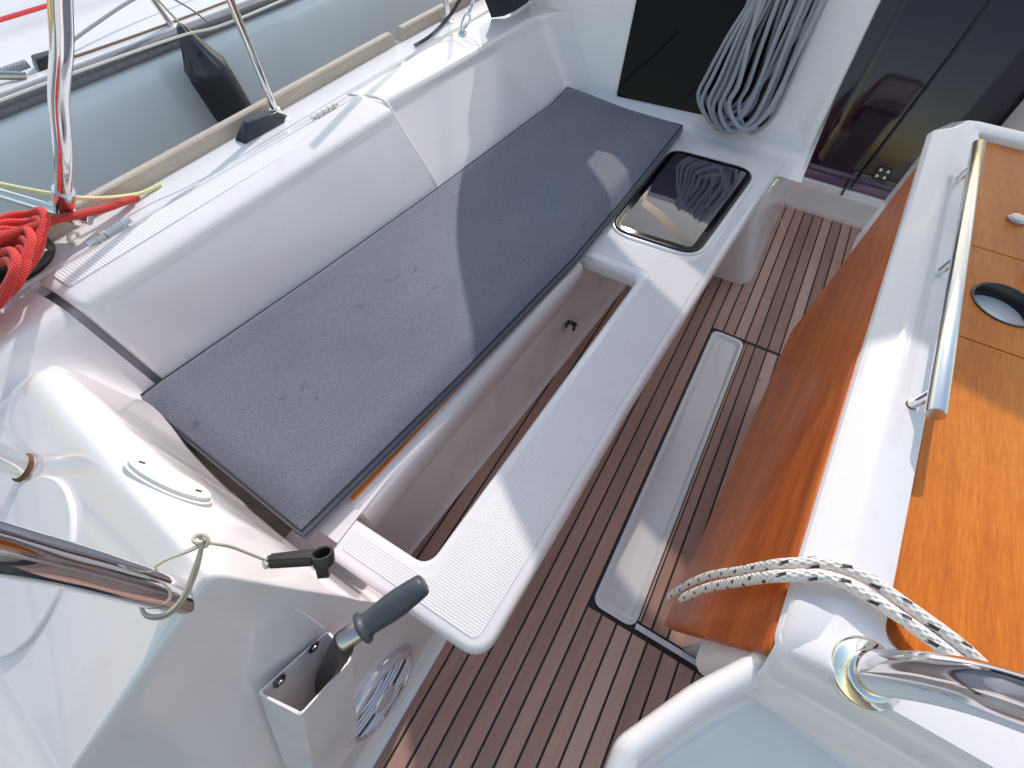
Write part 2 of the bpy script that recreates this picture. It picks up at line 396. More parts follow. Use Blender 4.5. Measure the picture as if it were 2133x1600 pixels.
# ---- floor hatch with its white moulded channel
fh = thing('floor_hatch', 'teak floor hatch with a long white moulded channel, set in the cockpit floor', 'hatch', (.84, -.3, 0))
ch = []
def rect(x0, x1, y0, y1, r): return rpoly([(x0, y0), (x1, y0), (x1, y1), (x0, y1)], r, 6)
for ins, z, r in ((0, -.012, .03), (0, .0005, .03), (.002, .0025, .028), (.011, .0028, .022), (.015, .0018, .02), (.022, -.0045, .018), (.032, -.0062, .016)):
    ch.append([(x, y, z) for x, y in rect(HX0+.008+ins, HX1-.008-ins, -.222+ins*.8, HY-.007-ins, r)])
obj('channel', ringed(ch, cap1=True), 'gelcoat_tray', fh)
obj('edge_strip', box(HX0+.010, HX0+.024, -.86, -.2225, -.012, .0018), 'gelcoat', fh, bevel=.001)
plank(HX0+.032, HX1-.012, -.2305, -.2255, fh)
for k in range(2, 14):
    ya, yb = seam(k+1)+G, seam(k)-G
    if k == 2: yb = -.2345
    plank(HX0+.030, HX1-.010, ya, yb, fh)

# ---- outer hull, side deck
HULL = [(1.14, .6500), (1.25, .653), (1.30, .650), (1.325, .646), (1.335, .636), (1.335, .60), (1.33, .2), (1.29, -.5), (1.2, -.9)]
xs = [-1.2, -.3, .6, 1.4, 2.2, 3.2]
def ytaper(x): return pw(x, [(-1.2, -.02), (0, 0), (1.4, .02), (2.2, .01), (3.2, -.05)])
struct('side_deck', grid([[(x, y+ytaper(x), z) for y, z in HULL] for x in xs]), 'deck_white')

# ---- cabin bulkhead, cabin top
BP = [(1.80, .405), (1.86, .411), (1.895, .420), (1.920, .430), (1.940, .441), (1.952, .457), (1.963, .492), (1.9724, .52), (2.0044, .62), (2.0364, .72), (2.0684, .82), (2.0956, .905), (2.108, .935), (2.130, .955), (2.17, .965), (2.4, .975), (3.4, 1.02)]
def bstar(z): return -.093-.07*max(0, .84-z)
rows = []
for X, z in BP:
    r = []
    for Y in (1.19, 1.10, 1.02, .98, .94, .90, .85, .7, .5, .3, .15, .05, -.02): 
        r.append((X, Y, z))
    e = bstar(z); hz = max(0, min(1, (z-.41)/.06))
    r += [(X, e+.030, z), (X+.004*hz, e+.012, z), (X+.012*hz, e+.003, z), (X+.03*hz, e, z), (X+.5*hz, e-.015, z)]
    rows.append(r)
bulkhead = struct('cabin_bulkhead', grid(rows), 'gelcoat_shell', ang=60)
def onb(u, v2, off=0):    # point on the bulkhead plane: u = Y, v2 = Z, off = proud of it
    return (1.95+.32*(v2-.45)-off*.952, u, v2+off*.305)
wp = rpoly([(.635, .449), (.057, .472), (.048, .86), (.668, .86)], [.012, .012, .02, .02], 5)
win = thing('cabin_window', 'dark tinted cabin window behind the coil of grey rope', 'window', onb(.35, .46))
obj('frame', prism([(x, y) for x, y in rpoly([(.641, .443), (.051, .466), (.042, .866), (.674, .866)], [.014, .014, .022, .022], 5)], -.006, .003, lambda x, y, z: onb(x, y, z)), 'cream_plastic', win, bevel=.001)
obj('pane', prism(wp, -.004, .0055, lambda x, y, z: onb(x, y, z)), 'window_glass', win)
# moulded support under the forward end of the bench, running to the companionway
pb = [(1.69, .35, 0), (1.69, .0, 0), (1.69, -.09, 0), (1.695, -.125, 0), (1.715, -.148, 0), (1.75, -.160, 0), (1.85, -.161, 0), (2.05, -.162, 0), (2.36, -.163, 0)]
pt = [(1.60, .35, .385), (1.60, .05, .385), (1.602, .0, .385), (1.61, -.022, .385), (1.63, -.038, .385), (1.66, -.045, .385), (1.75, -.056, .386), (1.84, -.075, .392), (1.952, -.122, .40)]
rows = []
for s, bulge in ((0, 0), (.04, .006), (.1, .002), (.3, 0), (.6, 0), (.9, 0), (1, 0)):
    rows.append([tuple(lerp(a, c, s)-(bulge if i == 1 else 0) for i, (a, c) in enumerate(zip(p, q))) for p, q in zip(pb, pt)])
struct('bench_support_moulding', grid(rows), 'gelcoat_shell', ang=60)
# companionway step
stp = [[(2.352, y, 0), (2.350, y, .012), (2.354, y, .02), (2.358, y, .10), (2.362, y, .130), (2.372, y, .137), (2.50, y, .138)] for y in (-.15, -.4, -.7, -1.1)]
struct('companionway_step', grid(stp), 'gelcoat_shell', ang=50)

# ---- port coaming forward of the locker lid
def coaming_profile(X):
    yb = pw(X, [(-.5, 1.05), (.1, 1.05), (1.062, 1.018)]) if X < 1.064 else pw(X, [(1.064, 1.064), (1.49, 1.033), (1.95, 1.0)]); yf = pw(X, [(0, .965), (.12, .962), (1.065, .862), (1.84, .805), (2, .80)])
    P = [(1.205, .6525), (1.19, .657), (1.15, .6605), (yb+.022, .661), (yb+.012, .6603), (yb+.005, .6578), (yb-.0005, .6525), (yb-.0040, .645), (yb-.0085, .630)]
    x0, z0 = yb-.0085, .630
    for s in (.04, .15, .3, .45, .6, .75, .88, .96, 1.):
        z = lerp(z0, .405, s); y = lerp(x0, yf, s**1.06)-.004*math.sin(math.pi*s)
        P.append((y, z))
    return P
rows = []
for X in [1.066, 1.2, 1.35, 1.5, 1.65, 1.78, 1.83, 1.86, 1.885, 1.905, 1.922, 1.935, 1.944, 1.949]:
    dlt = 0 if X < 1.83 else .115*(1-math.sqrt(max(0, 1-((X-1.83)/.12)**2)))
    rows.append([(X+(.32*max(0, z-.45) if X > 1.8 else 0)*min(1, (X-1.8)/.15 if X > 1.8 else 0), y-(dlt if y < 1.1 else 0), z) for y, z in coaming_profile(X)])
struct('coaming_forward', grid(rows), 'gelcoat', ang=60)
# recess under the locker lid
rows = []
for X in (.095, .1, .4, .8, 1.06, 1.0665):
    le = pw(X, [(.1, 1.168), (1.06, 1.132)])
    rows.append([(X, 1.205, .6505), (X, le+.022, .6565), (X, le+.010, .6585), (X, le+.005, .655), (X, le+.003, .630)]+[(X, min(le+.002, y+.030), z-.030) for y, z in coaming_profile(X)[3:]])
rec = grid(rows)
e0 = [(.0955, y, z) for y, z in coaming_profile(.1)]; e1 = [(.0955, y+.05, z-.05) for y, z in coaming_profile(.1)]
f0 = [(1.0662, y, z) for y, z in coaming_profile(1.066)]; f1 = [(1.0662, y+.05, z-.05) for y, z in coaming_profile(1.066)]
struct('locker_recess', merge(rec, grid([e0, e1]), grid([f0, f1])), 'gelcoat', ang=50)
# raised bead moulded round the lid
bead = cr([(x, y+(.0045 if z < .65 else 0), z-(.0055 if z >= .65 else .003)) for x, y, z in [(-.02, 1.185, .655), (.08, 1.193, .6575), (.4, 1.183, .6585), (.8, 1.168, .659), (1.00, 1.159, .660), (1.050, 1.148, .661), (1.077, 1.120, .6615), (1.083, 1.085, .6605), (1.082, 1.062, .651), (1.078, 1.005, .58), (1.076, .94, .50), (1.074, .90, .455)]], 8)
struct('coaming_bead', tube(bead, [.0095*(.55+.45*min(1, (p.z-.40)/.25)) for p in bead], 8), 'gelcoat', ang=80)

# ---- helm console moulding: aft coaming, hump and inboard wall in one surface
def ze(X): return .813+.50*(X+.068) if X <= -.068 else lerp(.813, .385, ((X+.068)/.078)**.92 if X < .01 else 1.)
def ridge(Y): return (pw(Y, [(.25, -.068), (.32, -.068), (.6, -.048), (.908, -.022), (1.05, -.10), (1.2, -.3)]), pw(Y, [(.25, .815), (.32, .813), (.6, .757), (.908, .70), (1.0, .68)]))
def xfore(Y): return pw(Y, [(.3, -.014), (.45, -.012), (.62, -.002), (.78, .004), (.95, .004)])
def zconsole(X, Y):
    prof = [(p[0], p[1]) for p in coaming_profile(max(X, 0))][::-1]
    zb = pw(Y, prof) if Y > prof[0][0] else .405
    if Y < .86: zb = lerp(.26, zb, sst(.74, .86, Y))
    zb = lerp(zb, max(zb, .595), 1-sst(-.06, .055, X)) if Y > .6 else zb
    xr, zr = ridge(Y)
    fs = pw(Y, [(.3, -2.3), (.42, -1.6), (.52, -1.15), (.62, -.62), (.9, -.30)])
    a_, b_ = zr+(X-xr)*.50, zr+(X-xr)*fs; k_ = .0055
    h = -k_*math.log(math.exp(-(a_-.7)/k_)+math.exp(-(b_-.7)/k_))+.7
    xf = pw(Y, [(.3, -.014), (.45, -.012), (.62, -.002), (.78, .004), (.95, .004)]); L = pw(Y, [(.3, .005), (.66, .006), (.80, .034), (.95, .080)])
    wf = 1-sst(xf, xf+L, X); wo = 1-sst(.90, 1.05, Y)
    return zb+max(0, h-zb)*wf*wo
XS = [-.9, -.7, -.55, -.42, -.36]+[-.32+.0105*i for i in range(20)]+[-.11+.0045*i for i in range(46)]
XS = [x for x in XS if x < .0945]+[.095]
YT = [1.205, 1.19]+[1.18-.0105*i for i in range(76)]     # down to about .39
rows = []
for X in XS:
    z_e = ze(X); y_e = .2+.15*z_e+(.19*(-.068-X) if X < -.068 else 0)+(.15*(.813-z_e) if X < -.068 else 0); r = []
    for Y in YT:      # columns follow the line of the forward edge
        Xw = X+(xfore(Y)+.012)*(1-sst(.03, .085, abs(X+.012))); r.append([Xw, Y, zconsole(Xw, Y)])
    n2 = 14
    for i in range(1, n2+1):
        Y = lerp(YT[-1], y_e, i/n2); z = min(zconsole(X, Y), z_e+(Y-y_e)*(1.15 if X > -.09 else .9)+.002); r.append([X, Y, z])
    for i in range(1, 27):
        s = (i/26)**1.25; z = z_e*(1-s); r.append([X, .2+.15*z+(y_e-.2-.15*z_e)*sst(.45, 1, z/max(z_e, .01)), z])
    rows.append(r)
for it in range(2):
    new = [[p[:] for p in r] for r in rows]
    for i in range(5, len(rows)-1):
        for j in range(1, len(rows[0])-1):
            for k in (1, 2):
                a = (rows[i-1][j][k]+rows[i+1][j][k]+rows[i][j-1][k]+rows[i][j+1][k])/4
                new[i][j][k] = lerp(rows[i][j][k], a, .6)
    rows = new
console = struct('helm_console_moulding', grid(rows), 'gelcoat', ang=75)
# rounded foot of the console wall at the floor
struct('console_foot', grid([[(x, .205, .03), (x, .196, .012), (x, .190, .003), (x, .180, .0012)] for x in (-.85, -.3, .045)]), 'gelcoat_tray', ang=60)

# ================================================================== BENCH
bench = thing('cockpit_bench', 'white moulded cockpit bench with a long open slot beside the grey cushion', 'bench', (.9, .2, .0))
out = [(.012, .405), (.012, .052), (.20, .044), (.61, .027), (1.225, -.012), (1.60, -.040), (1.80, -.058), (1.895, -.07), (1.895, .405), (1.037, .405), (1.037, .174), (.095, .228), (.095, .405)]
rr = [0, .05, 0, .3, .3, .2, 0, 0, 0, 0, .022, .034, 0]
P = rpoly(out, rr, 8)
top_l = []
def inset(P, d):
    n = len(P); o = []
    for i in range(n):
        a, p, c = Vector(P[i-1]), Vector(P[i]), Vector(P[(i+1) % n])
        e1 = (p-a).normalized(); e2 = (c-p).normalized(); n1 = Vector((-e1.y, e1.x)); n2 = Vector((-e2.y, e2.x))
        m_ = (n1+n2); m_ = m_.normalized() if m_.length > 1e-6 else n1
        k = d/max(.35, m_.dot(n1)); q = p+m_*k; o.append((q.x, q.y))
    return o
def area(P): return sum(P[i-1][0]*P[i][1]-P[i][0]*P[i-1][1] for i in range(len(P)))/2
sg = 1 if area(P) > 0 else -1
loops = []
for d, z in ((.006, .372), (.0015, .376), (0, .382), (0, .402), (.0012, .409), (.0045, .4155), (.0095, .4190), (.015, .4200)):
    loops.append([(x, y, z) for x, y in inset(P, sg*d)])
obj('bench_top', ringed(loops, cap0=True, cap1=True), 'gelcoat', bench, ang=50)
def pad(poly, rad, name='nonskid_pad'):
    q = rpoly(poly, rad, 6); s2 = 1 if area(q) > 0 else -1
    return obj(name, ringed([[(x, y, .4192) for x, y in q], [(x, y, .4212) for x, y in inset(q, s2*.002)]], cap1=True), 'nonskid', bench, ang=20)
pad([(.034, .388), (.034, .076), (.20, .067), (.61, .050), (1.10, .018), (1.53, -.013), (1.53, .008), (1.27, .030), (1.172, .062), (1.150, .39), (1.072, .39), (1.072, .150), (.60, .178), (.128, .203), (.077, .205), (.077, .388)], [.006, .022, 0, .2, .2, .006, .006, .08, .06, .01, .01, .03, .2, .03, .05, .006])
# seat deck below the cushion
obj('seat_deck', grid([[(x, pw(x, [(.0, .97), (1.06, .868), (1.9, .80)]), .408), (x, .60, .409), (x, .4052, .4095)] for x in (.040, .3, 1.06, 1.6, 1.9)]), 'gelcoat', bench)
# rolled fascia along the seat edge, above the open slot
def fasc(x):
    y = pw(x, [(.08, .418), (1.06, .352)])
    return [(x, y+.02, .4108), (x, y+.006, .4112), (x, y-.004, .409), (x, y-.013, .401), (x, y-.018, .387), (x, y-.020, .365), (x, y-.018, .33), (x, y-.015, .305), (x, y-.010, .293), (x, y-.002, .288), (x, y+.012, .287)]
fx = [.108, .112, .3, .5, .8, 1.022, 1.027]
fr = [fasc(x) for x in fx]
fr[0] = [(x, y+.010, lerp(z, .34, .06)) for x, y, z in fr[0]]; fr[-1] = [(x, y+.010, lerp(z, .34, .06)) for x, y, z in fr[-1]]
g = grid(fr); n0 = len(fr[0]); g[1].append(tuple(range(n0))); g[1].append(tuple(range((len(fr)-1)*n0, len(fr)*n0))[::-1])
obj('seat_fascia', g, 'gelcoat', bench, ang=60)
lin = []
for x in (-.02, .1, .5, 1.0, 1.5, 1.75):
    yt = pw(x, [(.1, .455), (1.45, .375)]); yb2 = pw(x, [(.1, .402), (1.45, .288), (1.75, .26)])
    lin.append([(x, yt+.05, .40), (x, yt, .33), (x, lerp(yt, yb2, .6), .10), (x, lerp(yt, yb2, .92), .018), (x, yb2-.002, .004), (x, yb2-.012, .0016)])
obj('side_liner', grid(lin), 'liner', bench, ang=50)
tk = thing('teak_seat_slats', 'strip of varnished teak slat showing under the aft front edge of the grey cushion', 'seat slats', (.3, .44, .412))
obj('slat', hexa([(.122, .490, .4105), (.122, .4335, .4105), (.60, .391, .4105), (.60, .44, .4105)], [(.122, .490, .4175), (.122, .4335, .4175), (.60, .391, .4175), (.60, .44, .4175)]), 'varnished_top', tk, bevel=.002)

# ---- bracket on the liner below the slot
bk = thing('latch_bracket', 'small dull metal latch bracket on the liner inside the bench slot', 'bracket', (1.0, .37, .14))
obj('plate', hexa([(.985, .392, .12), (1.045, .388, .12), (1.045, .350, .12), (.985, .352, .12)], [(.985, .402, .165), (1.045, .398, .165), (1.02, .380, .170), (1.0, .381, .170)]), 'steel_brushed', bk, bevel=.002)
obj('pin', tube([(1.035, .352, .128), (1.035, .325, .122)], .0075, 10), 'dark_metal', bk)
obj('pin', tube([(1.025, .331, .142), (1.028, .331, .103)], .0055, 8), 'dark_metal', bk)

# ---- hatch in the bench top
ha = thing('bench_hatch', 'glossy dark glass hatch with rounded corners in the forward end of the white bench', 'hatch', (1.46, .17, .42))
hq = [(1.187, .338), (1.205, .058), (1.752, .010), (1.735, .322)]
def hl(d, z, r): 
    q = rpoly(hq, r, 8); s2 = 1 if area(q) > 0 else -1
    return [(x, y, z) for x, y in inset(q, s2*d)]
obj('frame', ringed([hl(-.016, .4195, .085), hl(-.013, .4225, .082), hl(-.005, .4235, .075), hl(.0, .4232, .072)], cap0=False), 'gelcoat', ha, ang=60)
obj('seal', ringed([hl(.0, .4215, .072), hl(.001, .4262, .07), hl(.004, .428, .068), hl(.009, .4275, .064)]), 'black_rubber', ha, ang=60)
obj('dark_border', ringed([hl(.008, .4262, .064), hl(.0095, .4281, .063), hl(.026, .4281, .050), hl(.027, .4272, .049)]), 'window_glass', ha, ang=30)
obj('pane', ringed([hl(.007, .424, .066), hl(.0075, .4268, .066), hl(.011, .4276, .064)], cap0=True, cap1=True), 'dark_glass', ha, ang=30)

# ================================================================== CUSHION
cu = thing('seat_cushion', 'long dark grey fabric seat cushion with piped edges lying on the bench', 'cushion', (.9, .65, .42))
def cb(x): return pw(x, [(.02, .978), (.12, .968), (.55, .915), (1.02, .868), (1.45, .835), (1.84, .812)])
def cf(x): return pw(x, [(.0, .460), (.5, .400), (.975, .353), (1.4, .338), (1.84, .328)])
nx, ny = 110, 40; rows = []
def cpt(u, v3, top):
    x = lerp(lerp(.020, .052, v3), 1.848, u); y = lerp(cf(x), cb(x), v3)
    eu = min(u*1.8/.06, (1-u)*1.8/.06, 1); ev = min(v3*.55/.06, (1-v3)*.55/.06, 1)
    pil = (1-(1-max(0, eu))**2.2)*(1-(1-max(0, ev))**2.2)
    wv = .0022*math.sin(x*9+y*4)+.0016*math.sin(y*23+x*3)
    lift = .020*sst(1.70, 1.85, x)*sst(.35, 1., v3)
    fl = .008*sst(.80, 1., v3)*(1-sst(1.5, 1.8, x))
    return (x, y, (.4565+.0205*pil+wv*pil if top else .4185)+lift+fl)
T = [[cpt(i/nx, j/ny, True) for j in range(ny+1)] for i in range(nx+1)]
B = [[cpt(i/nx, j/ny, False) for j in range(ny+1)] for i in range(nx+1)]
obj('top_panel', grid(T), 'cushion_fabric', cu, ang=80)
per = [(i, 0) for i in range(nx)]+[(nx, j) for j in range(ny)]+[(i, ny) for i in range(nx, 0, -1)]+[(0, j) for j in range(ny, 0, -1)]
cc = Vector((.95, .62, 0)); side = []
for s, o2 in ((0, .0), (.15, .0045), (.35, .0078), (.6, .0085), (.85, .0055), (1, -.002)):
    l = []
    for i, j in per:
        a, b2 = Vector(T[i][j]), Vector(B[i][j]); nrm = Vector(((-1 if i == 0 else 1 if i == nx else 0), (-1 if j == 0 else 1 if j == ny else 0), 0))
        if nrm.length: nrm.normalize()
        q = a.lerp(b2, s)+nrm*o2; l.append(tuple(q))
    side.append(l)
obj('side_band', ringed(side, cap1=True), 'cushion_fabric', cu, ang=80)
pp = [Vector(T[i][j]) for i, j in per]
obj('piping', tube(pp, .0026, 7, closed=True), 'seam_dark', cu, ang=80)
st_ = []
for i, j in per:
    a, b2 = Vector(T[i][j]), Vector(B[i][j]); nrm = Vector(((-1 if i == 0 else 1 if i == nx else 0), (-1 if j == 0 else 1 if j == ny else 0), 0)); nrm.normalize()
    st_.append(a.lerp(b2, .30)+nrm*.0072)
obj('side_seam', tube(st_, .0011, 6, closed=True), 'seam_dark', cu, ang=80)

# ================================================================== LOCKER LID
lid = thing('locker_lid', 'hinged white coaming locker lid forming the backrest behind the grey cushion', 'locker lid', (.58, 1.08, .44))
rows = []
for X in [.1125, .116, .13, .3, .5, .7, .9, 1.03, 1.052, 1.0565]:
    dz = .005 if X in (.1125, 1.0565) else (.0012 if X in (.116,) else 0)
    rows.append([(X, y+dz, z+.004-dz) for y, z in coaming_profile(X)[1:]])
def tilt(X, y): return .010*sst(.0, .12, y-coaming_profile(X)[6][0])-.006*sst(-.02, .01, y-coaming_profile(X)[6][0])*(1-sst(.0, .06, y-coaming_profile(X)[6][0]))
rows = [[(X, min(y, pw(X, [(.1, 1.160), (1.06, 1.125)])), z+tilt(X, min(y, 1.16))) for X, y, z in r] for r in rows]
inn = [[(X, y+.018, z-.018) for X, y, z in r] for r in rows]
g = merge(grid(rows), grid([rows[0], inn[0]]), grid([rows[-1], inn[-1]]), grid([[r[0] for r in rows], [(r[0][0], r[0][1]+.001, r[0][2]-.022) for r in rows]]))
obj('lid_panel', g, 'gelcoat', lid, ang=50)
q = rpoly([(.135, 1.094), (1.0, 1.084), (1.0, 1.116), (.135, 1.146)], .010, 5)
def lz(y): return pw(y, [(1.05, .6600), (1.07, .6620), (1.10, .6690), (1.145, .6745), (1.2, .675)])
s2 = 1 if area(q) > 0 else -1
obj('ribbed_strip', ringed([[(x, y, lz(y)-.002) for x, y in q], [(x, y, lz(y)+.0012) for x, y in inset(q, s2*.0015)]], cap1=True), 'ribbed', lid, ang=20)
for X0, hy in ((.225, 1.166), (.865, 1.144)):
    hg = obj('hinge', box(X0+.012, X0+.088, hy-.014, hy+.010, .6690, .6745), 'steel', lid, smooth=False)
    for i in range(5):
        obj('knuckle', tube([(X0+.0205*i, hy, .6790), (X0+.0205*i+.0185, hy, .6790)], .0072, 12), 'steel', hg, ang=50)

# ================================================================== COCKPIT TABLE
tb = thing('cockpit_table', 'white cockpit table with an orange varnished top and one wooden leaf folded down', 'table', (.75, -.42, 0))
def tl(ins, z, ch=.07, ax=0):      # one loop of the moulded rim
    a = .150+ax
    pts = [(a, -.640+ins), (a, -.196-ins), (1.262-ins*.5, -.264-ins), (1.335-ins, -.306-ins*.4), (1.335-ins, -.534+ins*.4), (1.262-ins*.5, -.576+ins)]
    return [(x, y, z) for x, y in rpoly(pts, [.02, .02, .03, .03, .03, .03], 10)]
rim = [tl(.012, .60), tl(.012, .835), tl(.001, .842), tl(0, .846), tl(.0015, .851), tl(.005, .8555), tl(.026, .8705), tl(.032, .8735), tl(.038, .8745, ax=.02), tl(.070, .8735, ax=.045), tl(.074, .8725, ax=.048), tl(.0765, .869, ax=.050), tl(.077, .850, ax=.0505)]
obj('body', ringed(rim), 'gelcoat', tb, ang=16)
q = rpoly([(.205, -.555), (.205, -.2785), (1.17, -.340), (1.262, -.343), (1.262, -.497), (1.17, -.500)], [.05, .045, .0, .03, .03, 0], 8)
# three varnished boards with narrow joints
def board(x0, x1, name, r0=0, r1=0):
    def yl(x): return pw(x, [(.2, -.2775), (1.27, -.3465)])
    def yr(x): return pw(x, [(.2, -.558), (1.27, -.4935)])
    p = rpoly([(x0, yr(x0)), (x0, yl(x0)), (x1, yl(x1)), (x1, yr(x1))], [r0, r0, r1, r1], 8)
    return p
cupc, cupr = Vector((.757, -.384)), .0415
for x0, x1, r0, r1, has in ((.204, .655, .055, 0, False), (.6565, .879, 0, 0, True), (.8815, 1.256, 0, .035, False)):
    p = board(x0, x1, '', r0, r1)
    if not has:
        s2 = 1 if area(p) > 0 else -1
        obj('top_board', ringed([[(x, y, .845) for x, y in p], [(x, y, .8595) for x, y in p], [(x, y, .8605) for x, y in inset(p, s2*.001)]], cap0=True, cap1=True), 'varnished_top', tb, ang=30)
    else:
        bm = bmesh.new(); n = 40
        ov = [bm.verts.new((x, y, .8605)) for x, y in p]; iv = [bm.verts.new((cupc.x+cupr*math.cos(2*math.pi*i/n), cupc.y+cupr*math.sin(2*math.pi*i/n), .8605)) for i in range(n)]
        es = [bm.edges.new((ov[i-1], ov[i])) for i in range(len(ov))]+[bm.edges.new((iv[i-1], iv[i])) for i in range(n)]
        bmesh.ops.triangle_fill(bm, use_beauty=True, use_dissolve=False, edges=es)
        bm.verts.ensure_lookup_table(); bm.faces.ensure_lookup_table()
        # drop any face inside the hole
        for f in list(bm.faces):
            c0 = f.calc_center_median()
            if (Vector((c0.x, c0.y))-cupc).length < cupr*.9: bm.faces.remove(f)
        bm.verts.index_update()
        vv = [tuple(v.co) for v in bm.verts]; ff = [tuple(v.index for v in f.verts) for f in bm.faces]; bm.free()
        skirt = ringed([[(x, y, .845) for x, y in p], [(x, y, .8605) for x, y in p]])
        obj('top_board', merge((vv, ff), skirt), 'varnished_top', tb, smooth=False)
cp = obj('cup_holder', lathe([(cupr+.0025, .8603-.86), (cupr+.0025, .862-.86), (cupr, .8622-.86), (cupr-.0012, .8612-.86), (cupr-.002, -.02), (cupr-.0025, -.023), (cupr-.004, -.0235), (cupr-.0045, -.075), (.03, -.078), (.001, -.078)], (cupc.x, cupc.y, .86), (0, 0, 1), 40, cap0=False), 'black_plastic', tb, ang=50)
for x, y in ((.99, -.402), (.842, -.423)):
    obj('screw_cap', lathe([(.0135, 0), (.0135, .004), (.011, .0075), (.006, .0085), (.001, .0085)], (x, y, .8605), (0, 0, 1), 20), 'steel_brushed', tb)
# folded leaf
def lf(x, z, o2): 
    return (x, pw(x, [(.146, -.194), (1.144, -.258)])+pw(z, [(.40, .002), (.85, 0)])+o2, z)
def leafloop(d, o2):
    pts = [(.148+d, .842-d), (.230+d, .404+d), (1.066-d, .404+d), (1.138-d, .842-d)]
    return [lf(x, z, o2) for x, z in rpoly(pts, [.010, .012, .03, .012], 6)]
obj('folded_leaf', ringed([leafloop(.003, -.021), leafloop(0, -.018), leafloop(0, -.004), leafloop(.0012, -.001), leafloop(.004, 0)], cap0=True, cap1=True), 'varnished_leaf', tb, ang=40)
obj('pedestal', hexa([(.30, -.50, .0), (1.15, -.50, .0), (1.15, -.34, .0), (.30, -.34, .0)], [(.19, -.62, .84), (1.30, -.55, .84), (1.30, -.30, .84), (.19, -.23, .84)]), 'gelcoat_tray', tb, bevel=.01)
# aft end: sloping shoulder and hollow console
sh = []
for x, z, ya, in ((.20, .8735, 0), (.175, .8705, 0), (.155, .860, 0), (.140, .842, .002), (.131, .822, .004), (.127, .806, .006), (.124, .790, .010), (.122, .77, .014)):
    sh.append([(x, y+(-ya if k < 2 else 0), z-(dz2 if k < 3 else 0)) for k, (y, dz2) in enumerate(((-.199, .016), (-.203, .006), (-.212, .0015), (-.24, 0), (-.29, 0), (-.42, 0), (-.62, 0)))])
obj('aft_shoulder', grid(sh), 'gelcoat', tb, ang=60)
cq = [(.172, -.212), (.100, -.160), (.022, -.117), (-.035, -.122), (-.16, -.28), (-.16, -.62), (.14, -.62)]
def cl(d, dz):
    p = rpoly(cq, [.02, .2, .035, .04, .05, .02, .02], 7); s2 = 1 if area(p) > 0 else -1
    p = inset(p, s2*d)
    return [(x, y, pw(x, [(-.16, .700), (.02, .772), (.172, .828)])+dz) for x, y in p]
obj('aft_console', ringed([[(lerp(x, .05, .62), lerp(y, -.42, .62), 0.0) for x, y, z in cl(0, 0)], [(lerp(x, .05, .5), lerp(y, -.42, .5), .42) for x, y, z in cl(0, 0)], [(lerp(x, .05, .22), lerp(y, -.42, .22), z-.13) for x, y, z in cl(0, 0)], cl(.010, -.05), cl(0, -.022), cl(.002, -.010), cl(.008, -.002), cl(.016, 0), cl(.022, -.003), cl(.026, -.010), cl(.030, -.045), cl(.036, -.056), cl(.046, -.060)], cap1=True), 'gelcoat', tb, ang=55)
# grab rail along the table rim
gr = obj('grab_rail', tube([(.448, -.2750, .9085), (.450, -.2752, .9085), (.70, -.288, .9085), (1.108, -.3105, .9085), (1.110, -.3106, .9085)], [.0086, .0096, .0096, .0096, .0086], 24), 'steel_satin', tb, ang=50)
for x in (.484, .754, 1.033):
    y = pw(x, [(.45, -.2735), (1.11, -.310)])
    obj('post', tube([(x, y+.004, .870), (x, y, .9085)], .0052, 14), 'steel', gr)
    if x < .5: obj('rust_ring', lathe([(.0060, 0), (.0062, .0005), (.0052, .0008)], (x, y+.004, .8738), (0, 0, 1), 16), 'rust', gr)

# upright tube at the aft end of the table
g1 = thing('table_guard_tube', 'thick chrome upright tube on a flange at the aft end of the table', 'grab tube', (.176, -.274, .85))
obj('tube', tube(cr([(.167, -.260, .855), (.166, -.261, .90), (.162, -.265, .95), (.153, -.273, 1.0), (.138, -.30, 1.06), (.125, -.40, 1.10)], 8), .0172, 28), 'steel', g1)
obj('flange', lathe([(.0285, -.004), (.0285, .003), (.0262, .0065), (.0205, .009), (.0195, .0135), (.0178, .015)], (.167, -.260, .8705), (-.25, 0, 1), 30), 'steel', g1, ang=60)

# ---- flecked rope over the table
rp = thing('flecked_rope', 'doubled white rope with dark flecks lying across the table and down over its leaf', 'rope', (.22, -.2, .87))
rope('strand', [(.150, -.60, .872), (.190, -.47, .868), (.213, -.365, .878), (.224, -.319, .888), (.233, -.281, .889), (.242, -.241, .887), (.240, -.213, .880), (.233, -.193, .862), (.231, -.183, .838), (.240, -.180, .765), (.258, -.180, .665), (.266, -.180, .571), (.267, -.181, .49), (.2655, -.182, .452)], .0060, 'rope_white', rp, 14, 10)
rope('strand', [(.135, -.60, .872), (.178, -.47, .868), (.200, -.365, .876), (.209, -.330, .884), (.219, -.282, .889), (.227, -.236, .887), (.226, -.210, .880), (.219, -.192, .864), (.217, -.182, .842), (.225, -.1795, .775), (.239, -.1795, .668), (.2435, -.1795, .585), (.245, -.181, .543)], .0060, 'rope_white', rp, 14, 10)

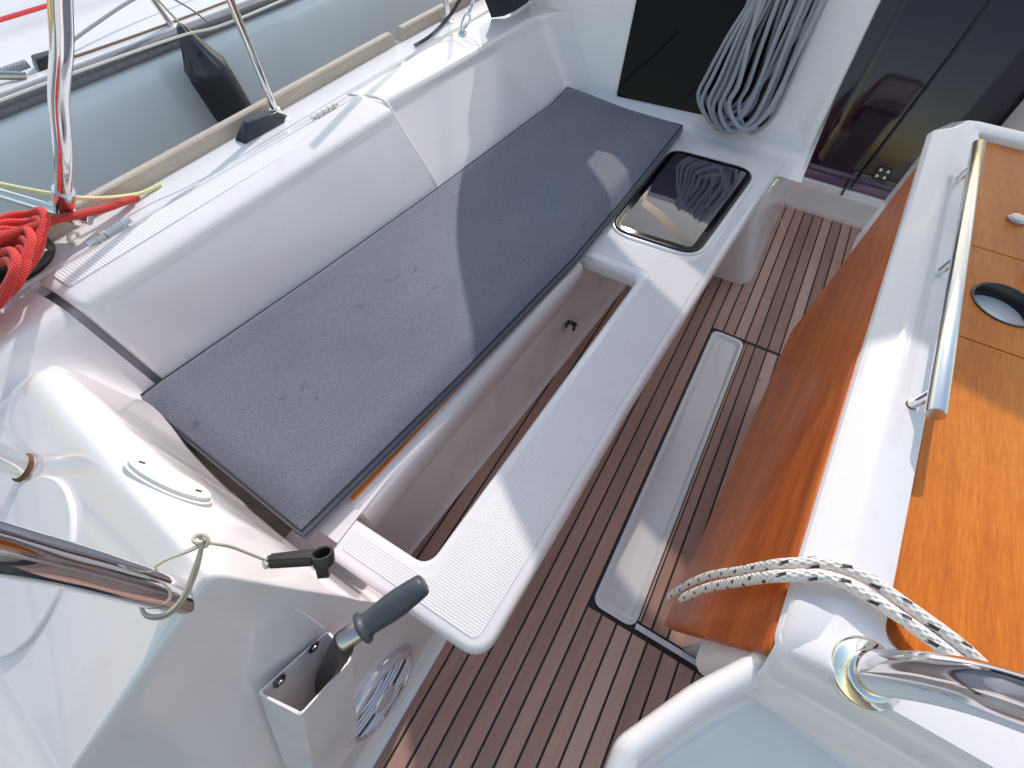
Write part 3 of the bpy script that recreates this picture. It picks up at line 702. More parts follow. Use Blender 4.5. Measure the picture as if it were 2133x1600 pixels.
# ================================================================== WINCH HANDLE, POCKET, SPEAKER
def wallp(x, z, o2=0): return (x, .2+.15*z-o2*.989, z+o2*.148)
pk = thing('handle_pocket', 'open white plastic pocket screwed to the console wall, holding the winch handle', 'pocket', wallp(-.13, .34))
TL, TR = Vector(wallp(-.172, .586, .003)), Vector(wallp(-.072, .541, .003))
FL, FR = Vector((-.163, .2205, .574)), Vector((-.080, .2145, .537))
BL, BR = Vector(wallp(-.262, .385, .003)), Vector(wallp(-.165, .345, .003)); BFL, BFR = Vector((-.258, .196, .375)), Vector((-.178, .186, .337))
def quadring(a, b2, c, d, r=.007):
    pts = []
    for p, q_, s in ((d, a, b2), (a, b2, c), (b2, c, d), (c, d, a)):
        rr2 = min(r, (p-q_).length*.4, (s-q_).length*.4); p0 = q_+(p-q_).normalized()*rr2; p1 = q_+(s-q_).normalized()*rr2
        for j in range(6): 
            s3 = j/5; pts.append(p0*(1-s3)**2+q_*2*s3*(1-s3)+p1*s3*s3)
    return pts
LV = []
for s in (0, .02, .3, .7, 1):
    a, b2, c, d = TL.lerp(BL, s), TR.lerp(BR, s), FR.lerp(BFR, s), FL.lerp(BFL, s)
    LV.append(quadring(a, b2, c, d))
def sag(L, amt):     # the mouth dips along its two short sides
    o = []
    for p in L:
        t1 = (p-TL).dot((FL-TL).normalized())/(FL-TL).length; o.append(p+Vector((0, 0, -amt*math.sin(math.pi*max(0, min(1, t1))))))
    return o
LV[0] = sag(LV[0], .020); LV[1] = sag(LV[1], .020)
ctr = [sum(L, Vector())/len(L) for L in LV]
INN = [[p+(ctr[k]-p).normalized()*.0042 for p in L] for k, L in enumerate(LV)]
obj('shell', ringed([[tuple(p) for p in L] for L in (LV[4], LV[3], LV[2], LV[1], LV[0], INN[0], INN[1], INN[2], INN[3], INN[4])], cap0=True, cap1=True), 'white_plastic', pk, ang=45)
nrm = Vector((0, -.989, .148))
for (x, z) in ((-.150, .563), (-.098, .540)):
    c0 = Vector(wallp(x, z, .0075)); sc = obj('screw', lathe([(.0095, 0), (.0095, .001), (.008, .0022), (.0055, .0026), (.001, .0026)], c0, nrm, 18), 'dark_metal', pk)
    obj('screw_head', lathe([(.0045, .002), (.004, .0042), (.001, .0045)], c0, nrm, 12), 'steel', sc)

wh = thing('winch_handle', 'black winch handle with a grey rubber grip standing in the white pocket', 'winch handle', (-.11, .24, .45))
hub, ge = Vector((-.056, .2075, .640)), Vector((.049, .156, .661)); ax = (ge-hub).normalized(); g0 = hub+ax*.020; gl = (ge-g0).length
obj('grip', lathe([(.0185, 0), (.0215, .0015), (.0215, .005), (.0170, .0075), (.0155, .013), (.0168, .03), (.0182, gl*.45), (.0180, gl*.62), (.0165, gl*.82), (.0150, gl*.955), (.0135, gl*.985), (.0105, gl), (.001, gl)], g0, ax, 32), 'grip_plastic', wh, ang=60)
obj('collar', lathe([(.0110, -.010), (.0138, -.006), (.0138, .020), (.012, .0215)], hub, ax, 26), 'steel_brushed', wh)
e2 = Vector((-.150, .262, .425)); dirn = (e2-hub).normalized(); ex2 = ax; ey2 = dirn.cross(ex2).normalized()
arm = []
for s, wd, th in ((-.06, .004, .006), (-.03, .0135, .011), (.06, .0165, .0125), (.3, .0155, .0125), (.7, .014, .012), (1, .011, .010)):
    c0 = hub+(e2-hub)*s-ex2*.004
    arm.append([tuple(c0+ex2*(a*th)+ey2*(b2*wd)) for a, b2 in ((-1, -.55), (-.55, -1), (.55, -1), (1, -.55), (1, -.2), (.7, 0), (1, .2), (1, .55), (.55, 1), (-.55, 1), (-1, .55))])
obj('arm', ringed(arm, cap0=True, cap1=True), 'black_plastic', wh, ang=40)

sp = thing('loudspeaker', 'round glossy white marine loudspeaker low on the console wall behind the pocket', 'loudspeaker', wallp(-.138, .165))
so_, se1, se2 = Vector(wallp(-.139, .165, .002)), Vector((1, 0, 0)), Vector((0, .148, .989))
def spk(r0, prof, cap=True): 
    rows = []
    for r, h in prof: rows.append([tuple(so_+se1*(r*math.cos(2*math.pi*k/56))+se2*(r*math.sin(2*math.pi*k/56))+nrm*h) for k in range(56)])
    return ringed(rows, cap1=cap)
obj('bezel', spk(0, [(.101, -.003), (.101, .005), (.098, .010), (.090, .014), (.083, .0145), (.079, .011), (.077, .003)], False), 'speaker_white', sp, ang=50)
obj('cone', spk(0, [(.076, .0045), (.055, .003), (.02, .0045), (.001, .005)]), 'grip_plastic', sp)
for i in range(-4, 5):
    y = i*.0168; half = math.sqrt(max(0, .0785**2-y*y)); 
    if abs(i) == 0: continue
    obj('grille_bar', tube([so_+se2*y+se1*(half*(-1+2*j/12))+nrm*(.0075+.006*(1-(2*j/12-1)**2)) for j in range(13)], .0042, 8), 'speaker_white', sp)
obj('badge', spk(0, [(.030, .006), (.030, .016), (.027, .0185), (.012, .0192), (.001, .0192)]), 'speaker_white', sp)
obj('badge_plate', in_frame(prism(rpoly([(-.036, -.012), (.036, -.012), (.036, .012), (-.036, .012)], .008, 5), 0, .004), so_-se2*.055+nrm*.0125, se1, se2, nrm), 'speaker_white', sp, bevel=.001)
fc = bpy.data.curves.new('lettering', 'FONT'); fc.body = 'KENWOOD'; fc.size = .0115; fc.align_x = 'CENTER'; fc.align_y = 'CENTER'; fc.extrude = .0003
fo = bpy.data.objects.new('lettering_tmp', fc); C.objects.link(fo); bpy.context.view_layer.update()
dg = bpy.context.evaluated_depsgraph_get(); tm = bpy.data.meshes.new_from_object(fo.evaluated_get(dg)); bpy.data.objects.remove(fo)
lo = bpy.data.objects.new('lettering', tm); C.objects.link(lo); tm.materials.clear(); tm.materials.append(MATS['print_black'])
mw = Matrix((( se1.x, se2.x, nrm.x, 0), (se1.y, se2.y, nrm.y, 0), (se1.z, se2.z, nrm.z, 0), (0, 0, 0, 1)))
tm.transform(Matrix.Translation(so_-se2*.055+nrm*.0168) @ mw); lo.parent = sp; lo.matrix_parent_inverse = Matrix.Translation(-Vector(sp.location))

# ---- oval plate on the console
def zc(x, y): return zconsole(x, y)
ov = thing('oval_plate', 'cream oval cover plate with two screws on the console ridge', 'plate', (-.031, .503, .745))
oc = Vector((-.0305, .503, .0)); oa = Vector((.017, -.128, 0)).normalized(); 
pz = lambda x, y: zc(x, y)
p0 = Vector((oc.x, oc.y, pz(oc.x, oc.y)))
e1 = (Vector((oc.x+oa.x*.06, oc.y+oa.y*.06, pz(oc.x+oa.x*.06, oc.y+oa.y*.06)))-Vector((oc.x-oa.x*.06, oc.y-oa.y*.06, pz(oc.x-oa.x*.06, oc.y-oa.y*.06)))).normalized()
ob = Vector((-oa.y, oa.x, 0)); eb = (Vector((oc.x+ob.x*.016, oc.y+ob.y*.016, pz(oc.x+ob.x*.016, oc.y+ob.y*.016)))-Vector((oc.x-ob.x*.016, oc.y-ob.y*.016, pz(oc.x-ob.x*.016, oc.y-ob.y*.016)))).normalized()
en = e1.cross(eb).normalized(); en = en if en.z > 0 else -en; eb = en.cross(e1)
def el(a, b2, h): return [tuple(p0+e1*(a*math.cos(2*math.pi*k/44))+eb*(b2*math.sin(2*math.pi*k/44))+en*h) for k in range(44)]
obj('base', ringed([el(.066, .0215, -.004), el(.066, .0215, .003), el(.064, .020, .004)], cap1=True), 'white_plastic', ov, ang=40)
obj('cover', ringed([el(.062, .0185, .003), el(.062, .0185, .0095), el(.0605, .017, .0106)], cap1=True), 'cream_plastic', ov, ang=40)
for s in (-1, 1):
    obj('screw', in_frame(prism(rpoly([(-.004, -.0016), (.004, -.0016), (.004, .0016), (-.004, .0016)], .001, 3), 0, .0012), p0+e1*(s*.044)+en*.0104, (e1+eb*.3).normalized(), (eb-e1*.3).normalized(), en), 'dark_metal', ov)

# ---- upright tube on the console, its lanyard and deck key
g2 = thing('console_guard_tube', 'thick chrome upright tube rising from the port helm console', 'grab tube', (-.108, .342, .80))
obj('tube', tube(cr([(-.105, .345, .755), (-.105, .345, .83), (-.107, .350, .92), (-.110, .352, 1.0), (-.116, .37, 1.08), (-.13, .45, 1.14)], 8), .0172, 28), 'steel', g2)
obj('tube', tube(cr([(-.125, .755, .66), (-.127, .755, .76), (-.132, .74, .95), (-.135, .65, 1.10), (-.13, .45, 1.14)], 8), .0172, 24), 'steel', g2)
obj('rust_ring', lathe([(.0215, 0), (.0205, .003), (.0176, .0035)], (-.125, .755, .690), (-.4, .15, 1), 22), 'rust', g2)
rc = thing('round_cover', 'large flat round white cover on the aft face of the helm console', 'cover', (-.195, .575, .73))
rcn = Vector((-.5, .2255, 1)).normalized(); ra, rb, _ = frame_of(rcn, (1, 0, 0)); rco = Vector((-.208, .6426, .6704))
obj('disc', ringed([[tuple(rco+ra*(r*math.cos(2*math.pi*k/64))+rb*(r*math.sin(2*math.pi*k/64))+rcn*h) for k in range(64)] for r, h in ((.115, -.02), (.115, .0022), (.113, .0036))], cap1=True), 'gelcoat', rc, ang=30)
ln = thing('cream_lanyard', 'thin cream cord looped round the chrome tube and tied to the black key', 'cord', (-.09, .34, .83))
kn = Vector((-.048, .333, .845))
rope('cord', [kn+Vector((.002, .004, .006)), kn, kn+Vector((-.010, .006, -.006)), (-.083, .361, .832), (-.098, .3655, .828), (-.118, .360, .822), (-.127, .343, .818), (-.119, .327, .818), (-.104, .322, .820), (-.088, .3235, .826), (-.068, .327, .836), kn+Vector((-.004, -.002, 0)), kn], .0017, 'cord_cream', ln, 7, 8)
rope('cord', [kn, kn+Vector((-.012, .010, -.008)), (-.086, .364, .829), (-.1, .3672, .8245), (-.119, .3615, .8185), (-.129, .343, .8145), (-.12, .3255, .8145), (-.104, .3205, .8165), (-.086, .322, .823), (-.066, .326, .834), kn], .0017, 'cord_cream', ln, 7, 8)
kt = [kn+Vector((.006*math.cos(a)*math.cos(a*.33), .006*math.sin(a)*math.cos(a*.33), .006*math.sin(a*.7)+.003)) for a in [i*.7 for i in range(20)]]
rope('knot', kt, .0021, 'cord_cream', ln, 7, 4)
rope('cord', [kn, kn+Vector((.006, -.012, -.006)), (-.038, .318, .818), (-.0335, .305, .785), (-.031, .3005, .768)], .0017, 'cord_cream', ln, 7, 8)
ky = thing('deck_key', 'small black plastic deck key hanging on the cream cord over the console', 'key', (-.01, .27, .75))
ka, kb = Vector((-.031, .300, .770)), Vector((.003, .2525, .770)); kx = (kb-ka).normalized(); kyv = Vector((0, 0, 1)).cross(kx); kz = (Vector((0, 0, 1))*.80+kyv*.60).normalized(); kyv = kz.cross(kx)
Lk = (kb-ka).length
obj('bar', in_frame(prism(rpoly([(0, -.0062), (Lk-.008, -.0085), (Lk-.008, .0085), (0, .0062)], .003, 4), -.0065, .0065), ka, kx, kyv, kz), 'black_plastic', ky, bevel=.0015)
kc = ka+kx*(Lk+.002)
obj('ring', ringed([[tuple(kc+kx*(r*math.cos(2*math.pi*i/28))+kyv*(r*math.sin(2*math.pi*i/28))+kz*h) for i in range(28)] for r, h in ((.0125, -.009), (.0132, .004), (.0126, .0055), (.0098, .0055), (.009, .004), (.009, -.007), (.001, -.007))], cap0=True, cap1=True), 'black_plastic', ky, ang=40)
obj('socket', in_frame(prism(rpoly([(-.007, -.007), (.007, -.007), (.007, .007), (-.007, .007)], .001, 2), -.026, -.008), kc-kx*.002, kx, kyv, kz), 'black_plastic', ky, bevel=.001)
obj('cord_loop', tube(cr([ka+Vector((-.002, .003, 0))+kyv*(.006*math.cos(a))+kz*(.007*math.sin(a)) for a in [i*math.pi/4 for i in range(8)]], 4, True), .0022, 7, True), 'cream_plastic', ky)

# ================================================================== COMPANIONWAY DOOR, ROPE COIL
dr = thing('companionway_door', 'dark glossy acrylic companionway door between the white bulkhead and the table', 'door', (2.38, -.5, .14))
def ond(u, v2, off=0): return (2.385+.32*(v2-.14)-off*.952, u, v2+off*.305)
obj('panel', prism([(-.10, .135), (-1.05, .135), (-1.05, 1.0), (-.10, 1.0)], -.008, 0, lambda x, y, z: ond(x, y, z)), 'acrylic_door', dr, smooth=False)
obj('lower_rail', prism(rpoly([(-.11, .139), (-1.03, .139), (-1.03, .192), (-.11, .192)], .004, 3), 0, .010, lambda x, y, z: ond(x, y, z)), 'door_frame', dr, bevel=.003)
obj('seal', prism([(-.11, .170), (-1.03, .170), (-1.03, .176), (-.11, .176)], .0102, .014, lambda x, y, z: ond(x, y, z)), 'black_rubber', dr, smooth=False)
obj('inner_pane', prism(rpoly([(-.185, .205), (-.98, .205), (-.98, .92), (-.185, .92)], .045, 8), 0, .004, lambda x, y, z: ond(x, y, z)), 'acrylic_door', dr, bevel=.001)
lt = obj('latch', prism(rpoly([(-.425, .198), (-.485, .198), (-.485, .246), (-.425, .246)], .008, 4), .004, .012, lambda x, y, z: ond(x, y, z)), 'black_plastic', dr, bevel=.002)
for u in (-.440, -.469):
    for v2 in (.211, .234): obj('stud', lathe([(.0075, 0), (.007, .004), (.004, .0065), (.001, .007)], ond(u, v2, .012), (-.952, 0, .305), 12), 'steel', lt)
obj('slide_rail', tube([ond(-.375, .15, .016), ond(-.425, .62, .014), ond(-.45, .95, .012)], .0045, 8), 'black_rubber', dr)
obj('pull_strap', tube(cr([ond(-.352, .176, .016), ond(-.354, .15, .03), ond(-.356, .112, .034)], 5), .0045, 8), 'black_cloth', dr)

co = thing('rope_coil', 'hank of grey rope hanging in loops over the dark cabin window', 'rope', onb(.17, .46, .03))
loopspec = [  # left Y at top, right Y at top, bottom Y, bottom Z, stand-off, belly left, belly right
    (.268, .072, .248, .462, .030, .318, .150), (.258, .120, .222, .447, .040, .296, .130), (.250, .150, .196, .452, .052, .268, .130),
    (.243, .095, .176, .440, .064, .246, .096), (.232, .170, .186, .468, .030, .240, .118), (.226, .110, .150, .446, .074, .222, .090),
    (.215, .145, .168, .482, .046, .232, .135), (.262, .185, .236, .476, .020, .300, .170), (.240, .060, .118, .462, .084, .196, .062),
    (.205, .130, .160, .455, .022, .206, .088), (.278, .100, .206, .437, .018, .262, .082), (.190, .076, .120, .472, .056, .168, .054), (.252, .052, .096, .455, .036, .206, .040)]
for i, (yl, yr, yb, zb, of, bl, br) in enumerate(loopspec):
    zt = .90
    jl = random.uniform(-.008, .008)
    P = [onb(yl+jl, zt, of*.5+.012), onb(yl+jl*.5, .80, of*.7+.012), onb(lerp(yl, bl, .55), .69, of+.010), onb(bl-.002, .58, of+.010), onb(bl+.004, zb+.062, of+.008), onb(lerp(bl, yb, .42), zb+.020, of+.010),
         onb(yb, zb, of+.012), onb(lerp(yb, br, .5), zb+.016, of+.016), onb(br+.006, zb+.062, of+.014), onb(lerp(br, yr, .3), .60, of*.9+.010), onb(lerp(br, yr, .7), .70, of*.8+.010), onb(yr, .80, of*.6+.012), onb(yr-jl, zt, of*.5+.012)]
    rope('loop', P, .0072, 'rope_grey', co, 10, 7)

# ================================================================== SPRAYHOOD (casts the shade over the forward cockpit)
hd = thing('sprayhood', 'sprayhood over the cabin entrance, its pale translucent canopy unseen, only its dark lower port corner in sight', 'sprayhood', (2.2, -.42, .9))
HS = [(1.95, 1.18, 1.5, .75), (2.15, 1.20, 1.5, .75), (2.34, 1.14, 1.49, .76), (2.44, 1.08, 1.48, .77), (2.56, .985, 1.47, .78), (2.65, .90, 1.46, .79), (2.72, .83, 1.45, .80), (2.86, .64, 1.42, .82), (3.05, .32, 1.38, .86)]
ANG = [R_(2+176*i/48) for i in range(49)]
def hp(k, a):
    X, b2, a2, zc_ = HS[k]; y = -.42+a2*math.cos(a); z = zc_+b2*max(0, math.sin(a))
    return (X, y, z)
def hrows(ks, ia, ib): return grid([[hp(k, a) for a in ANG[ia:ib]] for k in ks])
obj('canopy', hrows((0, 1, 2, 3, 4), 0, 49), 'hood_canvas', hd)
obj('front_canvas', hrows((5, 6, 7, 8), 0, 49), 'hood_canvas', hd)
obj('window', hrows((4, 5), 9, 40), 'clear_vinyl', hd); obj('side_canvas', hrows((4, 5), 0, 10), 'hood_canvas', hd); obj('side_canvas', hrows((4, 5), 39, 49), 'hood_canvas', hd)
obj('hem', tube([hp(0, a) for a in ANG], .009, 8), 'canvas', hd)
obj('skirt', grid([[(1.80, 1.135, .662), (1.835, 1.10, .665), (1.90, 1.085, .668), (2.0, 1.09, .668), (2.3, 1.1, .7)], [(1.78, 1.15, .72), (1.83, 1.11, .76), (1.90, 1.09, .80), (2.0, 1.09, .82), (2.3, 1.1, .84)], [(1.90, 1.08, .95), (1.92, 1.07, .96), (1.95, 1.06, .97), (2.05, 1.06, .98), (2.3, 1.06, 1.0)]]), 'canvas', hd)
# strap, snap hook and padeye
pe = thing('padeye', 'polished steel padeye with a shackle on the coaming at the foot of the sprayhood strap', 'padeye', (1.63, 1.155, .66))
obj('base', lathe([(.017, 0), (.017, .003), (.014, .007), (.008, .010), (.006, .013), (.001, .013)], (1.625, 1.150, .6608), (0, 0, 1), 20), 'steel', pe)
obj('eye', tube(cr([Vector((1.625, 1.150, .676))+Vector((.5, .5, 0)).normalized()*(.010*math.cos(a))+Vector((0, 0, 1))*(.008*math.sin(a)) for a in [i*math.pi/5 for i in range(10)]], 4, True), .0032, 8, True), 'steel', pe)
obj('shackle', tube(cr([(1.618, 1.140, .676), (1.640, 1.130, .690), (1.665, 1.142, .705), (1.672, 1.158, .706), (1.655, 1.165, .692), (1.632, 1.160, .677)], 6), .0036, 8), 'steel', pe)
ss = thing('hood_strap', 'black webbing strap with steel snap hook running up to the sprayhood', 'strap', (1.67, 1.15, .70))
obj('snap_hook', tube(cr([(1.664, 1.150, .702), (1.690, 1.150, .722), (1.712, 1.150, .740)], 5), [.004, .0048, .0055, .0058, .0060, .006, .006, .006, .0055, .005, .004], 10), 'steel', ss)
def ribbon(P, wd, th=.0015, wv=(0, 0, 1)):
    rows = []
    for i, p in enumerate(P):
        p = Vector(p); tn = (Vector(P[min(i+1, len(P)-1)])-Vector(P[max(i-1, 0)])).normalized(); w2 = Vector(wv); w2 = (w2-tn*w2.dot(tn)).normalized(); n2 = tn.cross(w2)
        rows.append([p+w2*wd/2+n2*th, p-w2*wd/2+n2*th, p-w2*wd/2-n2*th, p+w2*wd/2-n2*th])
    return ringed([[tuple(q) for q in r] for r in rows], cap0=True, cap1=True)
obj('buckle', tube(cr([Vector((1.716, 1.15, .744))+Vector((.3, .9, 0)).normalized()*(.016*math.cos(a))+Vector((.7, -.2, .7)).normalized()*(.010*math.sin(a)) for a in [i*math.pi/4+.4 for i in range(8)]], 3, True), .0026, 7, True), 'steel', ss)
obj('strap', ribbon(cr([(1.716, 1.15, .744), (1.80, 1.14, .81), (1.92, 1.10, .94)], 5), .026, .002, (.3, .9, 0)), 'webbing', ss)
obj('strap_tail', ribbon(cr([(1.735, 1.165, .765), (1.70, 1.195, .74), (1.655, 1.215, .70), (1.59, 1.225, .674), (1.52, 1.225, .664), (1.45, 1.235, .6575)], 6), .012, .001, (.2, .8, .4)), 'webbing', ss)

# ================================================================== DECK EDGE: TOE RAILS, STANCHIONS, TUBES
def toerail(x0, x1, label, e0=0, e1=0):
    rows = []
    n = 16
    for i in range(n+1):
        x = lerp(x0, x1, i/n); dy = ytaper(x); b0, t0 = (1.288, 1.292)
        sx = 0
        if i == 0: sx = e0
        if i == n: sx = -e1
        rows.append([(x, b0+dy, .6495), (x+sx*.7, t0+dy-.001, .684), (x+sx, t0+dy+.003, .688), (x+sx, 1.311+dy, .688), (x+sx*.7, 1.3145+dy, .684), (x, 1.317+dy, .6465)])
    o = obj('toe_rail', ringed(rows, cap0=True, cap1=True), 'teak_weathered', ang=40)
    return tag(o, label, 'toe rail', 'weathered teak toe rails along the side deck')
toerail(.185, 1.445, 'long weathered teak toe rail beside the locker lid, below the fender', .01, .02)
toerail(1.472, 2.6, 'weathered teak toe rail forward of the gap, behind the sprayhood strap', .014, 0)
s1 = thing('stanchion', 'slim steel stanchion rising from the dark fairlead in the middle of the side deck', 'stanchion', (.845, 1.262, .655), 'lifeline stanchions')
obj('post', tube([(.846, 1.266, .65), (.838, 1.268, 1.35)], .0098, 16), 'steel', s1); obj('base', lathe([(.026, 0), (.026, .004), (.016, .007), (.0145, .03), (.0118, .031)], (.846, 1.266, .6515), (0, 0, 1), 22), 'steel', s1, ang=50)
s2_ = thing('stanchion', 'steel stanchion with round base flange by the forward toe rail, near the sprayhood', 'stanchion', (1.70, 1.275, .655), 'lifeline stanchions')
obj('post', tube([(1.705, 1.272, .65), (1.700, 1.275, 1.35)], .0115, 16), 'steel', s2_); obj('base', lathe([(.026, 0), (.026, .004), (.016, .007), (.0145, .02), (.0118, .021)], (1.705, 1.272, .6515), (0, 0, 1), 22), 'steel', s2_, ang=50)
ll = obj('lifeline', tube(cr([(-.6, 1.29, .93), (.1, 1.292, .905), (.439, 1.296, .898), (.70, 1.30, .889), (.842, 1.2795, .885), (1.3, 1.285, .89), (1.72, 1.287, .892), (2.6, 1.28, .9)], 8), .0026, 8), 'cream_plastic')
tag(ll, 'thin pale lifeline wire running past the fender between the stanchions', 'lifeline')
fl = thing('fairlead', 'dark navy plastic fairlead wedge at the foot of the middle stanchion', 'fairlead', (.77, 1.26, .655))
obj('wedge', ringed([[(.700, 1.240, .653), (.700, 1.282, .653), (.835, 1.278, .653), (.870, 1.25, .653), (.84, 1.236, .653)], [(.738, 1.250, .690), (.742, 1.270, .692), (.820, 1.270, .688), (.850, 1.255, .676), (.83, 1.248, .682)]], cap0=True, cap1=True), 'navy_vinyl', fl, bevel=.003)
pu = thing('pushpit_frame', 'polished steel pushpit tubing clamped at the port quarter above the red rope', 'pushpit', (.24, 1.16, .70))
obj('upright', tube(cr([(.255, 1.248, .716), (.292, 1.130, .850), (.324, 1.056, .953), (.348, .975, 1.036), (.369, .93, 1.098), (.40, .86, 1.19)], 6), .0135, 20), 'steel', pu)
obj('cross_tube', tube([(.12, 1.85, .755), (.215, 1.435, .715), (.258, 1.245, .702), (.275, 1.218, .690)], .0125, 18), 'steel', pu)
obj('clamp', tube([(.2545, 1.250, .712), (.270, 1.200, .770)], .0178, 18), 'steel', pu); obj('clamp', tube([(.247, 1.295, .7055), (.262, 1.225, .6985)], .0160, 18), 'steel', pu)
obj('bolt', lathe([(.0065, 0), (.006, .004), (.003, .006), (.001, .006)], (.250, 1.228, .728), (-.3, -.7, .62), 10), 'dark_metal', pu)
yl = rope('yellow_line', [(.06, 1.9, .78), (.206, 1.46, .745), (.268, 1.300, .728), (.32, 1.262, .70), (.40, 1.262, .665), (.46, 1.265, .656)], .0050, 'rope_yellow', None, 8, 8)
tag(yl, 'pale yellow line crossing behind the pushpit upright above the red rope', 'rope')
wi = thing('sheet_winch', 'black sheet winch on the aft side deck under the coiled red rope', 'winch', (.115, 1.30, .65))
obj('drum', lathe([(.088, 0), (.088, .010), (.078, .016), (.066, .024), (.062, .034), (.066, .046), (.072, .050), (.072, .058), (.062, .066), (.03, .071), (.001, .072)], (.115, 1.30, .652), (0, 0, 1), 40), 'black_plastic', wi, ang=60)
rd = thing('red_rope', 'bright red rope coiled over the black winch, its tail led forward along the deck', 'rope', (.1, 1.27, .76))
for i in range(8):
    cx, cy, dz = .202-.0165*i, 1.238-.0125*i, -.006*(i % 3)
    P = [(cx+.006, cy+.030, .728+dz), (cx+.018, cy-.008, .742+dz), (cx+.002, cy-.044, .738+dz), (cx-.045, cy-.066, .722+dz), (cx-.10, cy-.085+.004*i, .700), (cx-.17, cy-.085, .690), (cx-.21, cy-.04, .695), (cx-.17, cy+.02, .715), (cx-.09, cy+.045, .733), (cx-.03, cy+.045, .735)]
    rope('loop', P, .0074, 'rope_red', rd, 10, 6, True)
rope('tail', [(.12, 1.20, .748), (.17, 1.197, .742), (.225, 1.205, .728), (.27, 1.217, .708), (.33, 1.236, .684), (.385, 1.256, .664)], .0080, 'rope_red', rd, 10, 8)
rope('tail', [(.12, 1.215, .742), (.17, 1.212, .735), (.225, 1.218, .721), (.27, 1.229, .701), (.33, 1.246, .678), (.40, 1.266, .660)], .0080, 'rope_red', rd, 10, 8)
ct = thing('small_cleat', 'small clear plastic eye on the deck by the aft end of the toe rail', 'deck eye', (.235, 1.245, .655))
obj('eye', tube(cr([Vector((.232, 1.245, .662))+Vector((.012*math.cos(a), .006*math.cos(a), .009*math.sin(a))) for a in [i*math.pi/4 for i in range(8)]], 3, True), .004, 8, True), 'cream_plastic', ct)

# ================================================================== NEIGHBOURING BOAT, FENDER
nb = thing('neighbour_yacht', 'pale grey hulled sailing yacht moored alongside to port, with red striped coachroof', 'yacht', (1.2, 2.6, -.7))
NH = [(2.112, .599), (2.092, .596), (2.076, .587), (2.064, .570), (2.056, .545), (2.052, .51), (2.050, .44), (2.062, .2), (2.10, -.1), (2.17, -.5), (2.3, -.9)]
nxs = [-2.5, -1, .0, .8, 1.6, 2.6, 4.0, 6.0]
def nt_(x): return pw(x, [(-2.5, .05), (0, 0), (1.7, -.03), (4, .12), (6, .6)])
obj('hull', grid([[(x, y+nt_(x), z) for y, z in NH] for x in nxs]), 'hull_grey', nb, ang=70)
obj('rub_rail', grid([[(x, y+nt_(x), z) for y, z in ((2.110, .597), (2.084, .6005), (2.079, .606), (2.079, .616), (2.0835, .6195), (2.0835, .6225), (2.079, .626), (2.080, .637), (2.086, .643), (2.104, .6445), (2.112, .6435))] for x in nxs]), 'rub_grey', nb, ang=60)
obj('covering_board', grid([[(x, y+nt_(x), z) for y, z in ((2.111, .6435), (2.113, .648), (2.150, .649), (2.166, .640))] for x in nxs]), 'deck_white', nb, ang=60)
obj('deck', grid([[(x, y+nt_(x), z) for y, z in ((2.165, .637), (2.3, .642), (2.46, .646), (2.50, .650), (2.515, .662))] for x in nxs]), 'deck_white', nb, ang=60)
obj('coachroof', grid([[(x, y+nt_(x), z) for y, z in ((2.515, .660), (2.53, .672), (2.60, .6995), (2.80, .765), (2.95, .81), (3.05, .83), (4.2, .86))] for x in nxs]), 'deck_white', nb, ang=60)
obj('stripe', grid([[(x, y+nt_(x), z) for y, z in ((2.548, .6790), (2.551, .6825), (2.566, .6885), (2.569, .6875))] for x in nxs]), 'red_paint', nb, ang=60)
obj('side_window', prism(rpoly([(.55, 0), (1.02, 0), (.96, .20), (.50, .18)], .04, 6), 0, .012, lambda x, y, z: (x, 2.69+y*.95, .735+y*.30+z)), 'navy_vinyl', nb, bevel=.004)
for (a, b2, rr2) in (((1.135, 2.115, .64), (1.05, 2.11, .98), .011),):
    obj('stanchion', tube([a, b2], rr2, 14), 'steel', nb)
obj('cleat', tube(cr([(.42, 2.22, .66), (.52, 2.20, .67), (.62, 2.13, .655)], 5), [.012]*9+[.012, .010], 10), 'steel_brushed', nb)
obj('sheet_block', ringed([[(.66, 2.14, .64), (.76, 2.14, .64), (.78, 2.20, .64), (.68, 2.22, .64)], [(.68, 2.15, .675), (.75, 2.15, .675), (.765, 2.19, .675), (.69, 2.205, .675)]], cap0=True, cap1=True), 'black_plastic', nb, bevel=.006)
n1 = rope('deck_line', [(.70, 2.16, .655), (.78, 2.145, .652), (1.10, 2.13, .651), (1.5, 2.135, .651), (2.1, 2.16, .652)], .0045, 'rope_tan', None, 8, 8)
tag(n1, 'thin tan flecked line lying along the edge of the neighbouring deck', 'rope')
n2_ = rope('deck_line', [(.40, 2.17, .665), (.52, 2.19, .662), (.66, 2.18, .665)], .012, 'rope_grey', None, 9, 8)
tag(n2_, 'thick dark grey rope end beside the black block on the neighbouring deck', 'rope')
n3 = rope('jib_sheet', [(.74, 2.20, .655), (.95, 2.25, .68), (1.15, 2.285, .70), (1.35, 2.30, .70), (1.8, 2.33, .70)], .0055, 'rope_grey', None, 8, 8)
tag(n3, 'slack grey sheet stretched along the middle of the neighbouring white deck', 'rope')
fd = thing('fender', 'dark navy cylindrical fender hanging between the two boats', 'fender', (1.12, 1.93, .1))
ft, fb = Vector((1.062, 1.93, .690)), Vector((1.165, 1.93, .02)); fx_ = (fb-ft).normalized(); FLn = (fb-ft).length
obj('body', lathe([(.062, .115), (.073, .130), (.076, .16), (.076, FLn-.16), (.070, FLn-.12), (.045, FLn-.07), (.02, FLn-.04), (.001, FLn-.035)], ft, fx_, 36), 'black_cloth', fd, ang=60)
capr = []
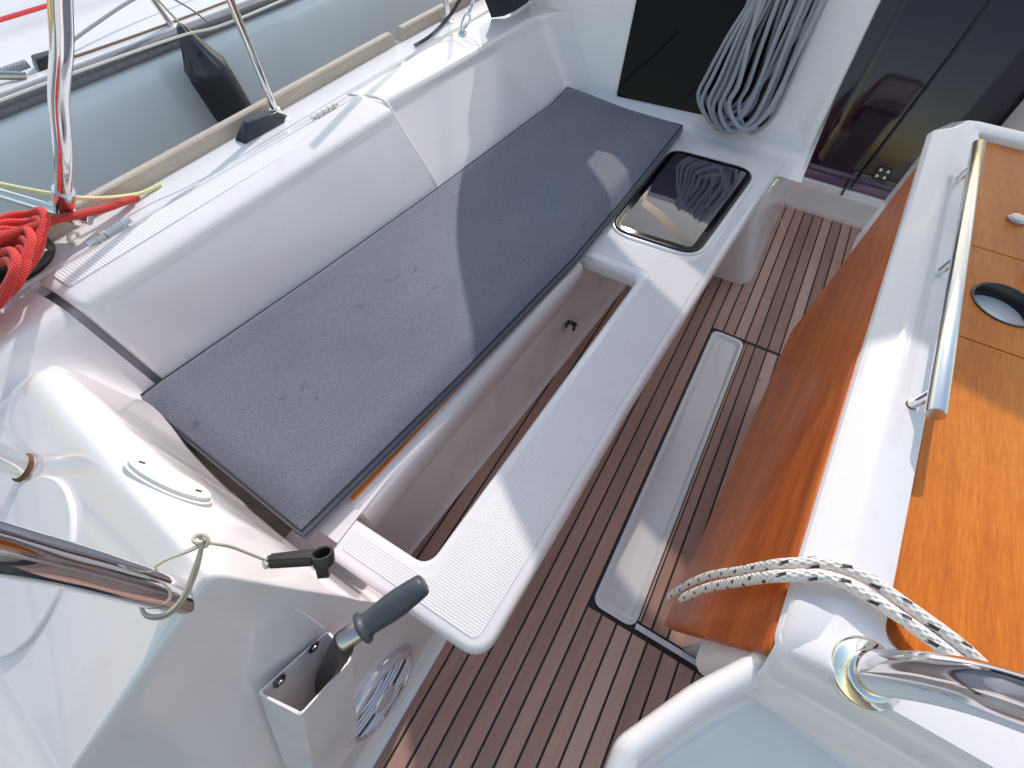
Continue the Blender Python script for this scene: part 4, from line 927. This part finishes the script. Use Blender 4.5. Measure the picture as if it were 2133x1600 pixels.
for h, a, b2 in ((-.012, .012, .010), (.0, .021, .013), (.02, .028, .016), (.05, .040, .030), (.085, .056, .050), (.112, .070, .068), (.128, .0745, .0735), (.136, .0735, .073)):
    ex_, ey_, ez_ = frame_of(fx_, (1, 0, 0))
    capr.append([tuple(ft+ez_*h+ex_*(a*math.cos(2*math.pi*k/48)*(1+.05*math.cos(12*2*math.pi*k/48)*(1 if .02 < h < .12 else 0)))+ey_*(b2*math.sin(2*math.pi*k/48)*(1+.05*math.cos(12*2*math.pi*k/48)*(1 if .02 < h < .12 else 0)))) for k in range(48)])
obj('cap', ringed(capr, cap0=True, cap1=True), 'navy_vinyl', fd, ang=50)
obj('valve', lathe([(.006, 0), (.006, .002), (.003, .002), (.003, -.002), (.001, -.002)], ft+fx_*.075+Vector((-.012, -.047, .012)), (-.1, -1, .45), 14), 'black_rubber', fd)
fl_ = thing('fender_line', 'thin grey cords knotted to the eye of the navy fender', 'cord', (1.062, 1.93, .70))
rope('cord', [ft+Vector((.004, -.014, -.012)), ft+Vector((-.003, -.004, .02)), (1.053, 1.95, .745), (1.045, 1.99, .80), (1.02, 2.05, .95)], .0032, 'cord_cream', fl_, 7, 6)
rope('cord', [ft+Vector((-.008, .012, -.008)), ft+Vector((.004, .01, .02)), (1.060, 1.96, .742), (1.045, 1.99, .80)], .0032, 'cord_cream', fl_, 7, 6)
rope('cord', [(1.045, 1.99, .80), (1.09, 1.985, .77), (1.16, 1.99, .71), (1.215, 2.02, .655)], .0030, 'rope_grey', fl_, 7, 6)
obj('knot', lathe([(.001, -.010), (.007, -.006), (.009, 0), (.007, .007), (.001, .010)], (1.049, 1.978, .787), (.1, .3, 1), 12), 'cord_cream', fl_)

# ================================================================== STARBOARD SIDE OF THE COCKPIT (outside the frame, mirrors the port side)
YC = -.42
def mir(p): return (p[0], 2*YC-p[1], p[2])
struct('starboard_coaming', grid([[mir((x, y, z)) for y, z in coaming_profile(max(0, min(1.9, x)))]+[mir((x, .45, .42)), mir((x, .43, .40)), mir((x, .42, .0))] for x in (-.75, -.3, .2, .7, 1.2, 1.7, 1.95)]), 'gelcoat', ang=60)
struct('starboard_side_deck', grid([[mir((x, y, z)) for y, z in HULL] for x in xs]), 'deck_white')
rows = []
for X, z in BP: rows.append([mir((X, y, z)) for y in (1.19, .9, .5, .2, -.02, bstar(z)+.02)]+[mir((X+.03, bstar(z), z)), mir((X+.5, bstar(z)-.015, z))])
struct('starboard_bulkhead', grid(rows), 'gelcoat_shell', ang=60)
